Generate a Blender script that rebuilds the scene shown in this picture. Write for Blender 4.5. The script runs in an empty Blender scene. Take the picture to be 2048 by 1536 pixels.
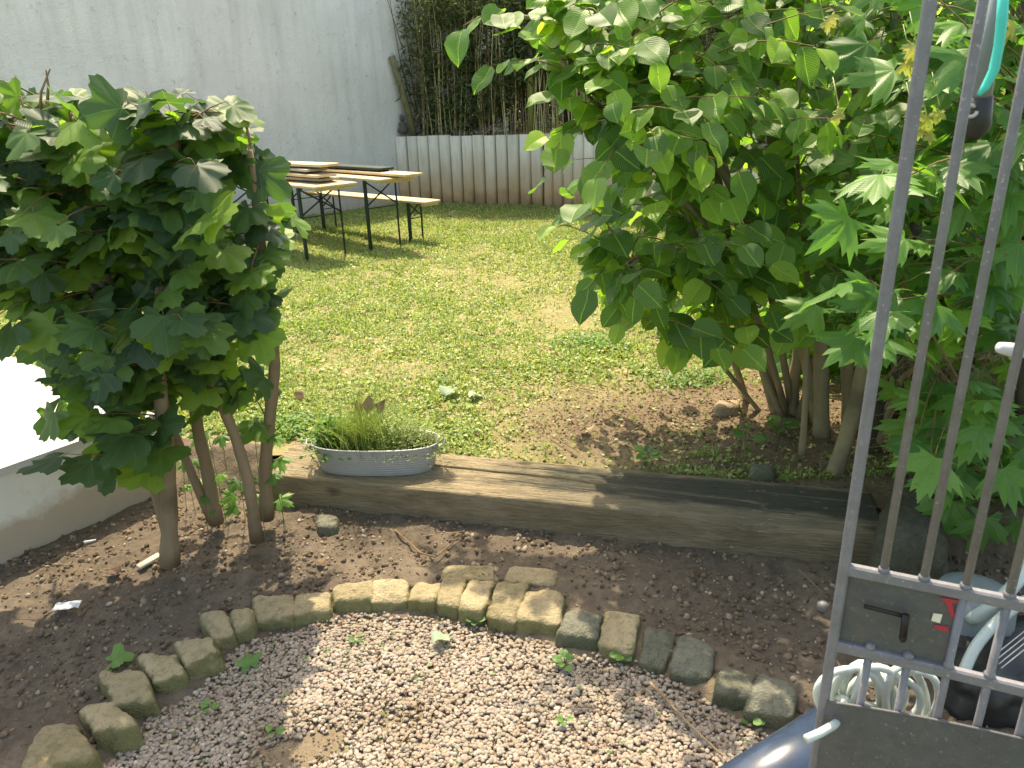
import bpy, math, random
import numpy as np
from mathutils import Matrix, Vector

random.seed(7)
rng = np.random.default_rng(11)
sc = bpy.context.scene
col = sc.collection
PI = math.pi

# ------------------------------------------------------------------ camera, sky, sun, exposure
H = 1.5                     # eye height over the lawn (lawn is z = 0)
FPX = 1500.0                # focal length in pixels of a 2048 px wide frame


def cam_axes():
    d = np.array([1146 - 1024, -(4700 - 768), -FPX], float)
    up = -d / np.linalg.norm(d)
    fw = np.array([0, 0, -1.0])
    fw = fw - fw.dot(up) * up
    fw /= np.linalg.norm(fw)
    return np.array([np.cross(fw, up), fw, up])


CM = cam_axes()
cam_d = bpy.data.cameras.new('camera')
cam_d.sensor_width = 36
cam_d.lens = FPX / 2048 * 36
cam_d.clip_start = 0.02
cam_d.clip_end = 400
cam_d.dof.use_dof = True
cam_d.dof.focus_distance = 3.2
cam_d.dof.aperture_fstop = 11
cam = bpy.data.objects.new('camera', cam_d)
col.objects.link(cam)
cam.matrix_world = Matrix.Translation((0, 0, H)) @ Matrix([list(r) for r in CM]).to_4x4()
sc.camera = cam

SUN_EL, SUN_AZ = math.radians(61), math.radians(-9)       # azimuth from +Y, negative = to the left
world = bpy.data.worlds.new('World')
sc.world = world
world.use_nodes = True
wn = world.node_tree
bg = wn.nodes['Background']
sky = wn.nodes.new('ShaderNodeTexSky')
sky.sky_type = 'NISHITA'
sky.sun_disc = False
sky.sun_elevation = SUN_EL
sky.sun_rotation = SUN_AZ
sky.air_density = 1.0
sky.dust_density = 2.5
sky.ozone_density = 1.0
wn.links.new(sky.outputs[0], bg.inputs[0])
bg.inputs[1].default_value = 0.15
sl = bpy.data.lights.new('sun', 'SUN')
sl.energy = 2.35
sl.angle = math.radians(0.55)
sl.color = (1.0, 0.965, 0.90)
sun = bpy.data.objects.new('sun', sl)
col.objects.link(sun)
to_sun = Vector((math.sin(SUN_AZ) * math.cos(SUN_EL), math.cos(SUN_AZ) * math.cos(SUN_EL), math.sin(SUN_EL)))
sun.rotation_euler = to_sun.to_track_quat('Z', 'Y').to_euler()
sun.location = to_sun * 30
sc.view_settings.view_transform = 'Standard'
sc.view_settings.look = 'None'
sc.view_settings.gamma = 1
sc.view_settings.use_curve_mapping = False
sc.view_settings.exposure = 1.72
sc.view_settings.use_white_balance = True
sc.view_settings.white_balance_temperature = 8400
sc.view_settings.white_balance_tint = 8
sc.cycles.max_bounces = 8
sc.cycles.transmission_bounces = 4
sc.cycles.diffuse_bounces = 4
sc.cycles.sample_clamp_indirect = 6


def ray(px, py):
    return CM @ np.array([px - 1024, -(py - 768), -FPX])


def gp(px, py, z=0.0):      # where the sight line through a photo pixel meets height z
    r = ray(px, py)
    return r * ((z - H) / r[2]) + [0, 0, H]


def at(px, py, Y):          # where it meets distance Y
    r = ray(px, py)
    return r * (Y / r[1]) + [0, 0, H]


# ------------------------------------------------------------------ noise
def _h(ix, iy, iz=0):
    n = (ix * 374761393 + iy * 668265263 + iz * 2147483647 * 7 + iz * 1274126177) & 0xffffffff
    n = ((n ^ (n >> 13)) * 1274126177) & 0xffffffff
    return ((n ^ (n >> 16)) & 0xffff) / 65535.0


def vn2(x, y):
    x = np.asarray(x, float); y = np.asarray(y, float)
    ix = np.floor(x).astype(np.int64); iy = np.floor(y).astype(np.int64)
    fx = x - ix; fy = y - iy
    fx = fx * fx * (3 - 2 * fx); fy = fy * fy * (3 - 2 * fy)
    return (_h(ix, iy) * (1 - fx) + _h(ix + 1, iy) * fx) * (1 - fy) + (_h(ix, iy + 1) * (1 - fx) + _h(ix + 1, iy + 1) * fx) * fy


def fbm2(x, y, o=4):
    s = 0; a = .5
    for k in range(o):
        s = s + a * vn2(x * 2 ** k + 17 * k, y * 2 ** k + 9 * k); a /= 2
    return s / (1 - .5 ** o)


def vn3(p):
    i = np.floor(p).astype(np.int64); f = p - i
    f = f * f * (3 - 2 * f)
    r = 0
    for dx in (0, 1):
        for dy in (0, 1):
            for dz in (0, 1):
                w = (f[:, 0] if dx else 1 - f[:, 0]) * (f[:, 1] if dy else 1 - f[:, 1]) * (f[:, 2] if dz else 1 - f[:, 2])
                r = r + w * _h(i[:, 0] + dx, i[:, 1] + dy, i[:, 2] + dz)
    return r


# ------------------------------------------------------------------ mesh helpers
def mesh(name, V, F, mat=None, smooth=True, uv=None, rnd=None):
    """F: (n,k) array or list of faces; uv and rnd are per vertex"""
    me = bpy.data.meshes.new(name)
    V = np.asarray(V, np.float32)
    if isinstance(F, np.ndarray):
        n, k = F.shape
        me.vertices.add(len(V)); me.vertices.foreach_set('co', V.ravel())
        me.loops.add(n * k); me.loops.foreach_set('vertex_index', F.astype(np.int32).ravel())
        me.polygons.add(n)
        me.polygons.foreach_set('loop_start', np.arange(0, n * k, k, dtype=np.int32))
        me.polygons.foreach_set('loop_total', np.full(n, k, dtype=np.int32))
        me.update(calc_edges=True)
        me.validate()
    else:
        me.from_pydata(V.tolist(), [], [tuple(int(i) for i in f) for f in F])
        me.update()
    if uv is not None:
        l = np.empty(len(me.loops), np.int32); me.loops.foreach_get('vertex_index', l)
        ul = me.uv_layers.new(name='UVMap')
        ul.data.foreach_set('uv', np.asarray(uv, np.float32)[l].ravel())
    if rnd is not None:
        a = me.attributes.new('rnd', 'FLOAT', 'POINT')
        a.data.foreach_set('value', np.asarray(rnd, np.float32))
    if mat is not None:
        me.materials.append(mat)
    me.polygons.foreach_set('use_smooth', np.full(len(me.polygons), smooth))
    return me


def obj(name, me, parent=None, loc=None):
    o = bpy.data.objects.new(name, me)
    col.objects.link(o)
    if parent is not None:
        o.parent = parent
    if loc is not None:
        o.location = loc
    return o


def tag(o, label=None, cat=None, group=None, kind=None):
    if label: o['label'] = label
    if cat: o['category'] = cat
    if group: o['group'] = group
    if kind: o['kind'] = kind
    return o


def thing(name, label, cat, loc=(0, 0, 0), group=None, rotz=0):
    o = bpy.data.objects.new(name, None)
    o.empty_display_size = .1
    o.location = tuple(float(v) for v in loc)
    o.rotation_euler = (0, 0, rotz)
    col.objects.link(o)
    return tag(o, label, cat, group)


class MB:
    def __init__(s): s.V = []; s.F = []; s.n = 0; s.U = []

    def add(s, V, F, uv=None):
        V = np.asarray(V, float)
        s.V.append(V); s.F += [tuple(int(i) + s.n for i in f) for f in F]; s.n += len(V)
        s.U.append(np.zeros((len(V), 2)) if uv is None else np.asarray(uv))
        return s

    def box(s, c, size, ax=None, bev=0.0):
        hx, hy, hz = np.asarray(size, float) / 2
        if bev > 0:
            b = min(bev, hx * .9, hy * .9, hz * .9)
            V = []
            for sx in (-1, 1):
                for sy in (-1, 1):
                    for sz in (-1, 1):
                        V += [(sx * hx, sy * (hy - b), sz * (hz - b)), (sx * (hx - b), sy * hy, sz * (hz - b)), (sx * (hx - b), sy * (hy - b), sz * hz)]
            V = np.array(V)
            i = lambda x, y, z, k: ((x * 2 + y) * 2 + z) * 3 + k
            F = []
            for x in (0, 1): F.append([i(x, 0, 0, 0), i(x, 1, 0, 0), i(x, 1, 1, 0), i(x, 0, 1, 0)][::(1 if x else -1)])
            for y in (0, 1): F.append([i(0, y, 0, 1), i(0, y, 1, 1), i(1, y, 1, 1), i(1, y, 0, 1)][::(1 if y else -1)])
            for z in (0, 1): F.append([i(0, 0, z, 2), i(1, 0, z, 2), i(1, 1, z, 2), i(0, 1, z, 2)][::(1 if z else -1)])
            for x in (0, 1):
                for y in (0, 1): F.append([i(x, y, 0, 0), i(x, y, 1, 0), i(x, y, 1, 1), i(x, y, 0, 1)][::(1 if x == y else -1)][::-1])
            for x in (0, 1):
                for z in (0, 1): F.append([i(x, 0, z, 0), i(x, 1, z, 0), i(x, 1, z, 2), i(x, 0, z, 2)][::(1 if x == z else -1)])
            for y in (0, 1):
                for z in (0, 1): F.append([i(0, y, z, 1), i(1, y, z, 1), i(1, y, z, 2), i(0, y, z, 2)][::(1 if y == z else -1)][::-1])
            for x in (0, 1):
                for y in (0, 1):
                    for z in (0, 1): F.append([i(x, y, z, 0), i(x, y, z, 1), i(x, y, z, 2)][::(1 if (x + y + z) % 2 else -1)])
        else:
            V = np.array([(x * hx, y * hy, z * hz) for x in (-1, 1) for y in (-1, 1) for z in (-1, 1)])
            F = [(0, 1, 3, 2), (4, 6, 7, 5), (0, 4, 5, 1), (2, 3, 7, 6), (0, 2, 6, 4), (1, 5, 7, 3)]
        if ax is not None:
            V = V @ np.asarray(ax, float)
        return s.add(V + np.asarray(c, float), F)

    def tube(s, P, R, n=6, cap=True):
        P = np.asarray(P, float); m = len(P)
        R = np.full(m, R) if np.isscalar(R) else np.asarray(R, float)
        T = np.gradient(P, axis=0); T /= np.linalg.norm(T, axis=1)[:, None] + 1e-12
        ref = np.array([0, 0, 1.]) if abs(T[0, 2]) < .9 else np.array([1., 0, 0])
        u = np.cross(T[0], ref); u /= np.linalg.norm(u)
        V = []; U = []; L = 0
        a = np.arange(n) * 2 * PI / n
        for k in range(m):
            u = u - u.dot(T[k]) * T[k]; u /= np.linalg.norm(u) + 1e-12
            w = np.cross(T[k], u)
            V.append(P[k] + R[k] * (np.cos(a)[:, None] * u + np.sin(a)[:, None] * w))
            if k: L += np.linalg.norm(P[k] - P[k - 1])
            U += [(i / n, L) for i in range(n)]
        F = [(k * n + i, k * n + (i + 1) % n, (k + 1) * n + (i + 1) % n, (k + 1) * n + i) for k in range(m - 1) for i in range(n)]
        if cap:
            F += [tuple(range(n - 1, -1, -1)), tuple((m - 1) * n + i for i in range(n))]
        return s.add(np.concatenate(V), F, U)

    def lathe(s, prof, c=(0, 0, 0), n=20, sx=1, sy=1):
        prof = list(prof); m = len(prof); V = []
        for r, z in prof:
            for i in range(n):
                V.append((c[0] + r * sx * math.cos(2 * PI * i / n), c[1] + r * sy * math.sin(2 * PI * i / n), c[2] + z))
        F = [(k * n + i, k * n + (i + 1) % n, (k + 1) * n + (i + 1) % n, (k + 1) * n + i) for k in range(m - 1) for i in range(n)]
        F += [tuple(range(n - 1, -1, -1)), tuple((m - 1) * n + i for i in range(n))]
        return s.add(V, F)

    def build(s, name, mat, parent=None, off=None, smooth=True, loc=None):
        V = np.concatenate(s.V)
        if off is not None: V = V - np.asarray(off, float)
        return obj(name, mesh(name, V, s.F, mat, smooth, uv=np.concatenate(s.U)), parent, loc)


def rots(n, tilt=PI):
    """n random rotation matrices, Z tilted at most 'tilt' from up"""
    az = rng.uniform(0, 2 * PI, n); t = rng.uniform(0, tilt, n); sp = rng.uniform(0, 2 * PI, n)
    ca, sa, ct, st, cs, ss = np.cos(az), np.sin(az), np.cos(t), np.sin(t), np.cos(sp), np.sin(sp)
    Rz1 = np.zeros((n, 3, 3)); Rz1[:, 0, 0] = ca; Rz1[:, 0, 1] = -sa; Rz1[:, 1, 0] = sa; Rz1[:, 1, 1] = ca; Rz1[:, 2, 2] = 1
    Rx = np.zeros((n, 3, 3)); Rx[:, 0, 0] = 1; Rx[:, 1, 1] = ct; Rx[:, 1, 2] = -st; Rx[:, 2, 1] = st; Rx[:, 2, 2] = ct
    Rz2 = np.zeros((n, 3, 3)); Rz2[:, 0, 0] = cs; Rz2[:, 0, 1] = -ss; Rz2[:, 1, 0] = ss; Rz2[:, 1, 1] = cs; Rz2[:, 2, 2] = 1
    return Rz1 @ Rx @ Rz2


def scatter(bV, bF, pos, R, scale, uv=None, rnd=None, name='stuff', mat=None, smooth=True, off=None):
    n = len(pos); k = len(bV)
    bV = np.asarray(bV, float); bF = np.asarray(bF)
    scale = np.asarray(scale, float)
    if scale.ndim == 1: scale = np.repeat(scale[:, None], 3, 1)
    V = np.einsum('nij,nkj->nki', R, bV[None] * scale[:, None, :]) + pos[:, None, :]
    if off is not None: V = V - np.asarray(off, float)
    F = bF[None] + (np.arange(n) * k)[:, None, None]
    if rnd is None: rnd = rng.random(n)
    return mesh(name, V.reshape(-1, 3), F.reshape(-1, bF.shape[1]), mat, smooth,
                uv=None if uv is None else np.tile(uv, (n, 1)), rnd=np.repeat(rnd, k))


def ball(nu=6, nv=3):
    V = [(0, 0, 1)]
    for j in range(1, nv + 1):
        t = PI * j / (nv + 1)
        V += [(math.sin(t) * math.cos(2 * PI * i / nu), math.sin(t) * math.sin(2 * PI * i / nu), math.cos(t)) for i in range(nu)]
    V.append((0, 0, -1))
    F = []
    for i in range(nu):
        F.append((0, 1 + i, 1 + (i + 1) % nu))
        for j in range(nv - 1):
            a = 1 + j * nu + i; b = 1 + j * nu + (i + 1) % nu
            F += [(a, a + nu, b + nu), (a, b + nu, b)]
        a = 1 + (nv - 1) * nu
        F.append((a + i, len(V) - 1, a + (i + 1) % nu))
    return np.array(V), np.array(F)


# ------------------------------------------------------------------ materials
class NT:
    def __init__(s, name):
        s.m = bpy.data.materials.new(name); s.m.use_nodes = True
        s.t = s.m.node_tree; s.b = s.t.nodes['Principled BSDF']; s.out = s.t.nodes['Material Output']

    def n(s, typ, **kw):
        nd = s.t.nodes.new('ShaderNode' + typ)
        for k, v in kw.items():
            if k.startswith('i_'):
                key = k[2:]
                nd.inputs[int(key) if key.isdigit() else key.replace('_', ' ')].default_value = v
            else: setattr(nd, k, v)
        return nd

    def l(s, a, b):
        s.t.links.new(a, b)

    def coord(s, kind='Object', scale=(1, 1, 1), rot=(0, 0, 0)):
        if kind == 'World':
            c = s.n('NewGeometry').outputs['Position']
        else:
            c = s.n('TexCoord').outputs[kind]
        mp = s.n('Mapping'); mp.inputs['Scale'].default_value = scale; mp.inputs['Rotation'].default_value = rot
        s.l(c, mp.inputs[0]); return mp.outputs[0]

    def noise(s, co, scale, detail=4, rough=.55):
        nd = s.n('TexNoise'); nd.inputs['Scale'].default_value = scale; nd.inputs['Detail'].default_value = detail
        nd.inputs['Roughness'].default_value = rough
        s.l(co, nd.inputs['Vector']); return nd.outputs['Fac']

    def ramp(s, fac, stops, interp='LINEAR'):
        r = s.n('ValToRGB'); r.color_ramp.interpolation = interp
        while len(r.color_ramp.elements) < len(stops): r.color_ramp.elements.new(.5)
        for e, (p, c) in zip(r.color_ramp.elements, stops):
            e.position = p; e.color = (*c, 1) if len(c) == 3 else c
        s.l(fac, r.inputs[0]); return r.outputs[0]

    def g(s, fac, a, b):
        return s.ramp(fac, [(a, (0, 0, 0)), (b, (1, 1, 1))])

    def mix(s, f, a, b, mode='MIX'):
        nd = s.n('MixRGB', blend_type=mode)
        for i, v in enumerate((f, a, b)):
            if hasattr(v, 'is_output') or isinstance(v, bpy.types.NodeSocket): s.l(v, nd.inputs[i])
            elif i == 0: nd.inputs[0].default_value = v
            else: nd.inputs[i].default_value = (*v, 1)
        return nd.outputs[0]

    def math(s, op, a, b=0.0, clamp=False):
        nd = s.n('Math', operation=op, use_clamp=clamp)
        for i, v in enumerate((a, b)):
            if isinstance(v, bpy.types.NodeSocket): s.l(v, nd.inputs[i])
            else: nd.inputs[i].default_value = v
        return nd.outputs[0]

    def bump(s, h, strength=.4, dist=.01):
        nd = s.n('Bump'); nd.inputs['Strength'].default_value = strength; nd.inputs['Distance'].default_value = dist
        s.l(h, nd.inputs['Height']); s.l(nd.outputs[0], s.b.inputs['Normal']); return nd.outputs[0]

    def fin(s, colr, rough=.8, metal=0.0, spec=.5):
        if isinstance(colr, bpy.types.NodeSocket): s.l(colr, s.b.inputs['Base Color'])
        else: s.b.inputs['Base Color'].default_value = (*colr, 1)
        if isinstance(rough, bpy.types.NodeSocket): s.l(rough, s.b.inputs['Roughness'])
        else: s.b.inputs['Roughness'].default_value = rough
        s.b.inputs['Metallic'].default_value = metal
        s.b.inputs['Specular IOR Level'].default_value = spec
        return s.m


def rnd_socket(t):
    """per-piece random: the mesh attribute plus the object's own random"""
    a = t.n('Attribute', attribute_name='rnd').outputs['Fac']
    o = t.n('ObjectInfo').outputs['Random']
    return t.math('FRACT', t.math('ADD', a, o))


def leaf_mat(name, stops, trans, veins='side', tf=.42, rough=.4, spec=.45, vein_dark=.0):
    t = NT(name)
    r = rnd_socket(t)
    c = t.ramp(r, stops)
    uvn = t.n('TexCoord').outputs['UV']
    sep = t.n('SeparateXYZ'); t.l(uvn, sep.inputs[0])
    x, y = sep.outputs[0], sep.outputs[1]
    ax = t.math('ABSOLUTE', x)
    if veins == 'side':
        w = t.math('SINE', t.math('MULTIPLY', t.math('SUBTRACT', y, t.math('MULTIPLY', ax, .75)), 50.0))
        hgt = t.math('ABSOLUTE', w)
        mid = t.math('GREATER_THAN', .018, ax)
        vm = t.math('MAXIMUM', t.math('LESS_THAN', hgt, .16), mid)
    elif veins == 'palm':
        ang = t.math('ARCTAN2', x, t.math('ADD', y, .0001))
        w = t.math('ABSOLUTE', t.math('SINE', t.math('MULTIPLY', ang, PI / math.radians(47))))
        rad = t.math('SQRT', t.math('ADD', t.math('MULTIPLY', x, x), t.math('MULTIPLY', y, y)))
        vm = t.math('LESS_THAN', t.math('MULTIPLY', w, rad), .012)
        w2 = t.math('SINE', t.math('MULTIPLY', t.math('ADD', rad, t.math('MULTIPLY', w, .12)), 70.0))
        hgt = t.math('ADD', t.math('MULTIPLY', t.math('ABSOLUTE', w2), .5), t.math('MULTIPLY', w, .5))
    else:
        vm = None; hgt = t.noise(t.coord('Object'), 60, 2)
    if vm is not None:
        c = t.mix(t.math('MULTIPLY', vm, .35), c, tuple(min(1, v * 1.7) for v in stops[-1][1]))
    mott = t.noise(t.coord('Object'), 22, 3)
    c = t.mix(t.math('MULTIPLY', mott, .55), c, t.mix(1, c, (.55, .6, .5), 'MULTIPLY'))
    sp = t.noise(t.coord('World'), 75, 2, .5)
    c = t.mix(t.math('MULTIPLY', t.g(sp, .70, .73), .8), c, (.13, .075, .03))
    bmp = t.bump(hgt, .16, .004)
    t.fin(c, rough, 0, spec)
    tr = t.n('BsdfTranslucent')
    tc = t.mix(1, t.mix(.5, c, c), trans, 'MULTIPLY')
    t.l(tc, tr.inputs[0])
    t.l(bmp, tr.inputs['Normal'])
    ms = t.n('MixShader'); ms.inputs[0].default_value = tf
    t.l(t.b.outputs[0], ms.inputs[1]); t.l(tr.outputs[0], ms.inputs[2]); t.l(ms.outputs[0], t.out.inputs[0])
    return t.m


M = {}
M['hazel_leaf'] = leaf_mat('hazel_leaf', [(0, (.045, .115, .03)), (.45, (.085, .19, .042)), (.75, (.16, .30, .055)), (1, (.30, .45, .085))], (2.6, 2.6, 1.2), 'side', .48, .46, .4)
M['sycamore_leaf'] = leaf_mat('sycamore_leaf', [(0, (.038, .078, .042)), (.45, (.062, .125, .048)), (.8, (.12, .215, .048)), (1, (.19, .29, .06))], (2.7, 2.9, 1.0), 'palm', .40, .5, .35)
M['maple_leaf'] = leaf_mat('maple_leaf', [(0, (.06, .16, .035)), (.6, (.10, .24, .05)), (1, (.17, .34, .06))], (2.3, 2.4, 1.1), 'palm', .42, .45)
M['young_leaf'] = leaf_mat('young_leaf', [(0, (.34, .42, .08)), (1, (.45, .42, .14))], (1.6, 1.6, 1.0), 'palm', .45, .5)
M['bamboo_leaf'] = leaf_mat('bamboo_leaf', [(0, (.055, .085, .03)), (.7, (.10, .13, .045)), (1, (.22, .24, .12))], (1.9, 1.9, 1.0), 'none', .35, .45)
M['grass'] = leaf_mat('grass', [(0, (.13, .21, .06)), (.35, (.24, .34, .10)), (.75, (.38, .46, .15)), (.9, (.48, .49, .22)), (1, (.50, .44, .28))], (1.7, 1.7, .9), 'none', .35, .5)
M['herb_leaf'] = leaf_mat('herb_leaf', [(0, (.08, .19, .05)), (1, (.16, .30, .07))], (1.8, 1.9, 1.0), 'none', .35, .5)
M['chive'] = leaf_mat('chive', [(0, (.14, .24, .05)), (.7, (.26, .36, .09)), (1, (.45, .42, .2))], (1.6, 1.6, 1.0), 'none', .3, .45)
M['dead_leaf'] = leaf_mat('dead_leaf', [(0, (.10, .055, .035)), (.5, (.2, .12, .07)), (1, (.36, .26, .16))], (1.3, 1.1, .9), 'none', .15, .7)
M['purple_leaf'] = leaf_mat('purple_leaf', [(0, (.20, .07, .10)), (1, (.3, .12, .16))], (1.5, 1.0, 1.1), 'none', .3, .5)
M['pale_leaf'] = leaf_mat('pale_leaf', [(0, (.30, .40, .26)), (1, (.42, .50, .36))], (1.2, 1.3, 1.0), 'none', .2, .6)


def bark(name, a, b, scale=30, st=.5):
    t = NT(name); co = t.coord('Object', (1, 1, .18))
    n1 = t.noise(co, scale, 5); n2 = t.noise(t.coord('Object'), 5, 3)
    c = t.mix(n1, a, b)
    c = t.mix(t.g(n2, .5, .75), c, tuple(.6 * v for v in a))
    t.bump(n1, st, .006)
    return t.fin(c, .85, 0, .25)


M['bark'] = bark('bark', (.17, .125, .075), (.30, .22, .14), 34)
M['hazel_bark'] = bark('hazel_bark', (.20, .165, .10), (.36, .30, .18), 30)
M['dark_bark'] = bark('dark_bark', (.05, .045, .03), (.12, .10, .065), 40, .8)
M['twig'] = bark('twig', (.16, .10, .05), (.30, .20, .11), 60)
M['dry_twig'] = bark('dry_twig', (.25, .16, .09), (.42, .32, .2), 60)
M['culm'] = bark('culm', (.38, .34, .17), (.60, .54, .30), 20, .2)
M['culm_green'] = bark('culm_green', (.16, .20, .05), (.26, .28, .08), 14, .2)


def cracks(t, co, scale, w, lo=.52):
    d = t.n('TexNoise'); d.inputs['Scale'].default_value = 3.5; d.inputs['Detail'].default_value = 5; t.l(co, d.inputs['Vector'])
    v = t.n('VectorMath', operation='ADD'); m = t.n('VectorMath', operation='SCALE'); m.inputs['Scale'].default_value = .35
    t.l(d.outputs['Color'], m.inputs[0]); t.l(co, v.inputs[0]); t.l(m.outputs[0], v.inputs[1])
    vo = t.n('TexVoronoi', feature='DISTANCE_TO_EDGE'); vo.inputs['Scale'].default_value = scale; t.l(v.outputs[0], vo.inputs['Vector'])
    line = t.math('LESS_THAN', vo.outputs['Distance'], w)
    return t.math('MULTIPLY', line, t.g(t.noise(co, 1.1, 3), lo, lo + .06))


def plaster():
    t = NT('wall_plaster'); co = t.coord('World')
    a = t.noise(co, 1.3, 5); b = t.noise(t.coord('World', (1, 1, .12)), 7, 4); f = t.noise(co, 55, 4); k = t.noise(co, 9, 5, .7)
    c = t.mix(t.g(a, .3, .75), (.66, .645, .615), (.78, .765, .735))
    c = t.mix(t.math('MULTIPLY', t.g(b, .46, .7), .35), c, (.44, .43, .40))
    c = t.mix(t.math('MULTIPLY', t.g(k, .60, .70), .5), c, (.36, .345, .32))
    c = t.mix(t.math('MULTIPLY', t.g(t.noise(co, 24, 5, .8), .55, .7), .3), c, (.62, .61, .60))
    c = t.mix(t.math('MULTIPLY', cracks(t, co, .9, .003, .60), .35), c, (.30, .29, .27))
    z = t.n('SeparateXYZ'); t.l(co, z.inputs[0])
    low = t.math('SUBTRACT', 1, t.g(t.math('ADD', z.outputs[2], t.math('MULTIPLY', k, .5)), .25, .75))
    c = t.mix(t.math('MULTIPLY', low, .55), c, (.40, .29, .17))
    t.bump(t.math('ADD', t.math('MULTIPLY', f, .6), k), .8, .02)
    return t.fin(c, .92, 0, .2)


M['plaster'] = plaster()


def slab_mat():
    t = NT('slab_concrete'); co = t.coord('World')
    r = t.n('ObjectInfo').outputs['Random']
    a = t.noise(co, 3, 5); v = t.noise(t.coord('World', (4, 4, .5)), 6, 5); f = t.noise(co, 90, 3)
    c = t.mix(r, (.62, .60, .53), (.76, .745, .68))
    c = t.mix(t.math('MULTIPLY', t.g(v, .45, .8), .5), c, (.34, .32, .26))
    z = t.n('SeparateXYZ'); t.l(co, z.inputs[0])
    zz = t.math('ADD', z.outputs[2], t.math('MULTIPLY', t.math('SUBTRACT', a, .5), .55))
    c = t.mix(t.math('SUBTRACT', 1, t.g(zz, .16, .85)), c, (.50, .34, .18))
    c = t.mix(t.math('MULTIPLY', t.math('SUBTRACT', 1, t.g(zz, .0, .2)), .8), c, (.22, .15, .09))
    t.bump(t.math('ADD', f, v), .3, .006)
    return t.fin(c, .9, 0, .25)


M['slab'] = slab_mat()


def terrace_mat(name, base, k):
    t = NT(name); co = t.coord('World')
    a = t.noise(co, 2.5, 6, .65); b = t.noise(co, 16, 5, .7); f = t.noise(co, 120, 3)
    c = t.mix(t.g(a, .3, .7), tuple(v * .86 for v in base), base)
    c = t.mix(t.math('MULTIPLY', t.g(b, .55, .8), k), c, (.38, .36, .27))
    c = t.mix(t.math('MULTIPLY', cracks(t, co, 1.6, .005, .48), .6), c, (.16, .15, .13))
    if name == 'terrace_side':
        z = t.n('SeparateXYZ'); t.l(co, z.inputs[0])
        low = t.math('SUBTRACT', 1, t.g(t.math('ADD', z.outputs[2], t.math('MULTIPLY', t.math('SUBTRACT', a, .5), .4)), -.16, .06))
        c = t.mix(t.math('MULTIPLY', low, .7), c, (.33, .23, .14))
    t.bump(t.math('ADD', f, b), .3, .004)
    return t.fin(c, .9, 0, .25)


M['terrace_top'] = terrace_mat('terrace_top', (.54, .53, .50), .5)
M['terrace_side'] = terrace_mat('terrace_side', (.68, .66, .59), .5)


def soil_mat(name, dark, mid, light, scale=1.0):
    t = NT(name); co = t.coord('World')
    a = t.noise(co, 3.5 * scale, 6, .6); b = t.noise(co, 38 * scale, 6, .7); f = t.noise(co, 190, 4, .7); d = t.noise(co, 1.2, 3)
    c = t.mix(t.g(b, .3, .7), dark, mid)
    c = t.mix(t.math('MULTIPLY', t.g(a, .5, .72), .7), c, light)
    c = t.mix(t.math('MULTIPLY', t.g(d, .4, .7), .35), c, mid)
    if name == 'lawn_soil':
        c = t.mix(t.n('Attribute', attribute_name='rnd').outputs['Fac'], c, t.mix(t.g(b, .3, .7), (.12, .088, .056), (.25, .185, .12)))
    if name == 'soil':
        sa = t.n('Attribute', attribute_name='rnd').outputs['Fac']
        c = t.mix(t.math('MULTIPLY', sa, .8), c, t.mix(b, (.24, .18, .115), (.36, .285, .185)))
    t.bump(t.math('ADD', t.math('MULTIPLY', f, .5), b), .9, .012)
    return t.fin(c, .95, 0, .15)


M['soil'] = soil_mat('soil', (.08, .063, .047), (.165, .13, .096), (.27, .215, .155))
M['lawn_soil'] = soil_mat('lawn_soil', (.17, .16, .065), (.30, .265, .125), (.42, .35, .20))
M['far_ground'] = soil_mat('far_ground', (.08, .10, .04), (.12, .15, .06), (.16, .17, .08), .3)
M['planter_soil'] = soil_mat('planter_soil', (.012, .010, .008), (.035, .028, .02), (.06, .045, .03), 3)


def clod_mat():
    t = NT('clod'); r = rnd_socket(t)
    c = t.ramp(r, [(0, (.10, .072, .048)), (.5, (.17, .125, .083)), (.8, (.24, .18, .12)), (.93, (.32, .26, .19)), (1, (.44, .38, .29))])
    t.bump(t.noise(t.coord('World'), 150, 4, .7), .6, .006)
    return t.fin(c, .95, 0, .15)


M['clod'] = clod_mat()


def pebble_mat():
    t = NT('pebble'); r = rnd_socket(t)
    c = t.ramp(r, [(0, (.24, .205, .165)), (.14, (.37, .32, .25)), (.28, (.32, .235, .185)), (.4, (.40, .35, .28)), (.55, (.24, .215, .19)),
                   (.66, (.34, .26, .185)), (.78, (.41, .37, .31)), (.92, (.29, .21, .17)), (1, (.52, .48, .41))])
    n = t.noise(t.coord('World'), 160, 4, .7)
    dn = t.noise(t.coord('World'), 5, 4, .65)
    c = t.mix(t.math('MULTIPLY', t.g(dn, .42, .68), .6), c, (.24, .185, .125))
    c = t.mix(t.math('MULTIPLY', n, .5), c, t.mix(1, c, (.6, .56, .5), 'MULTIPLY'))
    t.bump(n, .3, .003)
    return t.fin(c, .75, 0, .3)


M['pebble'] = pebble_mat()


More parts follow.
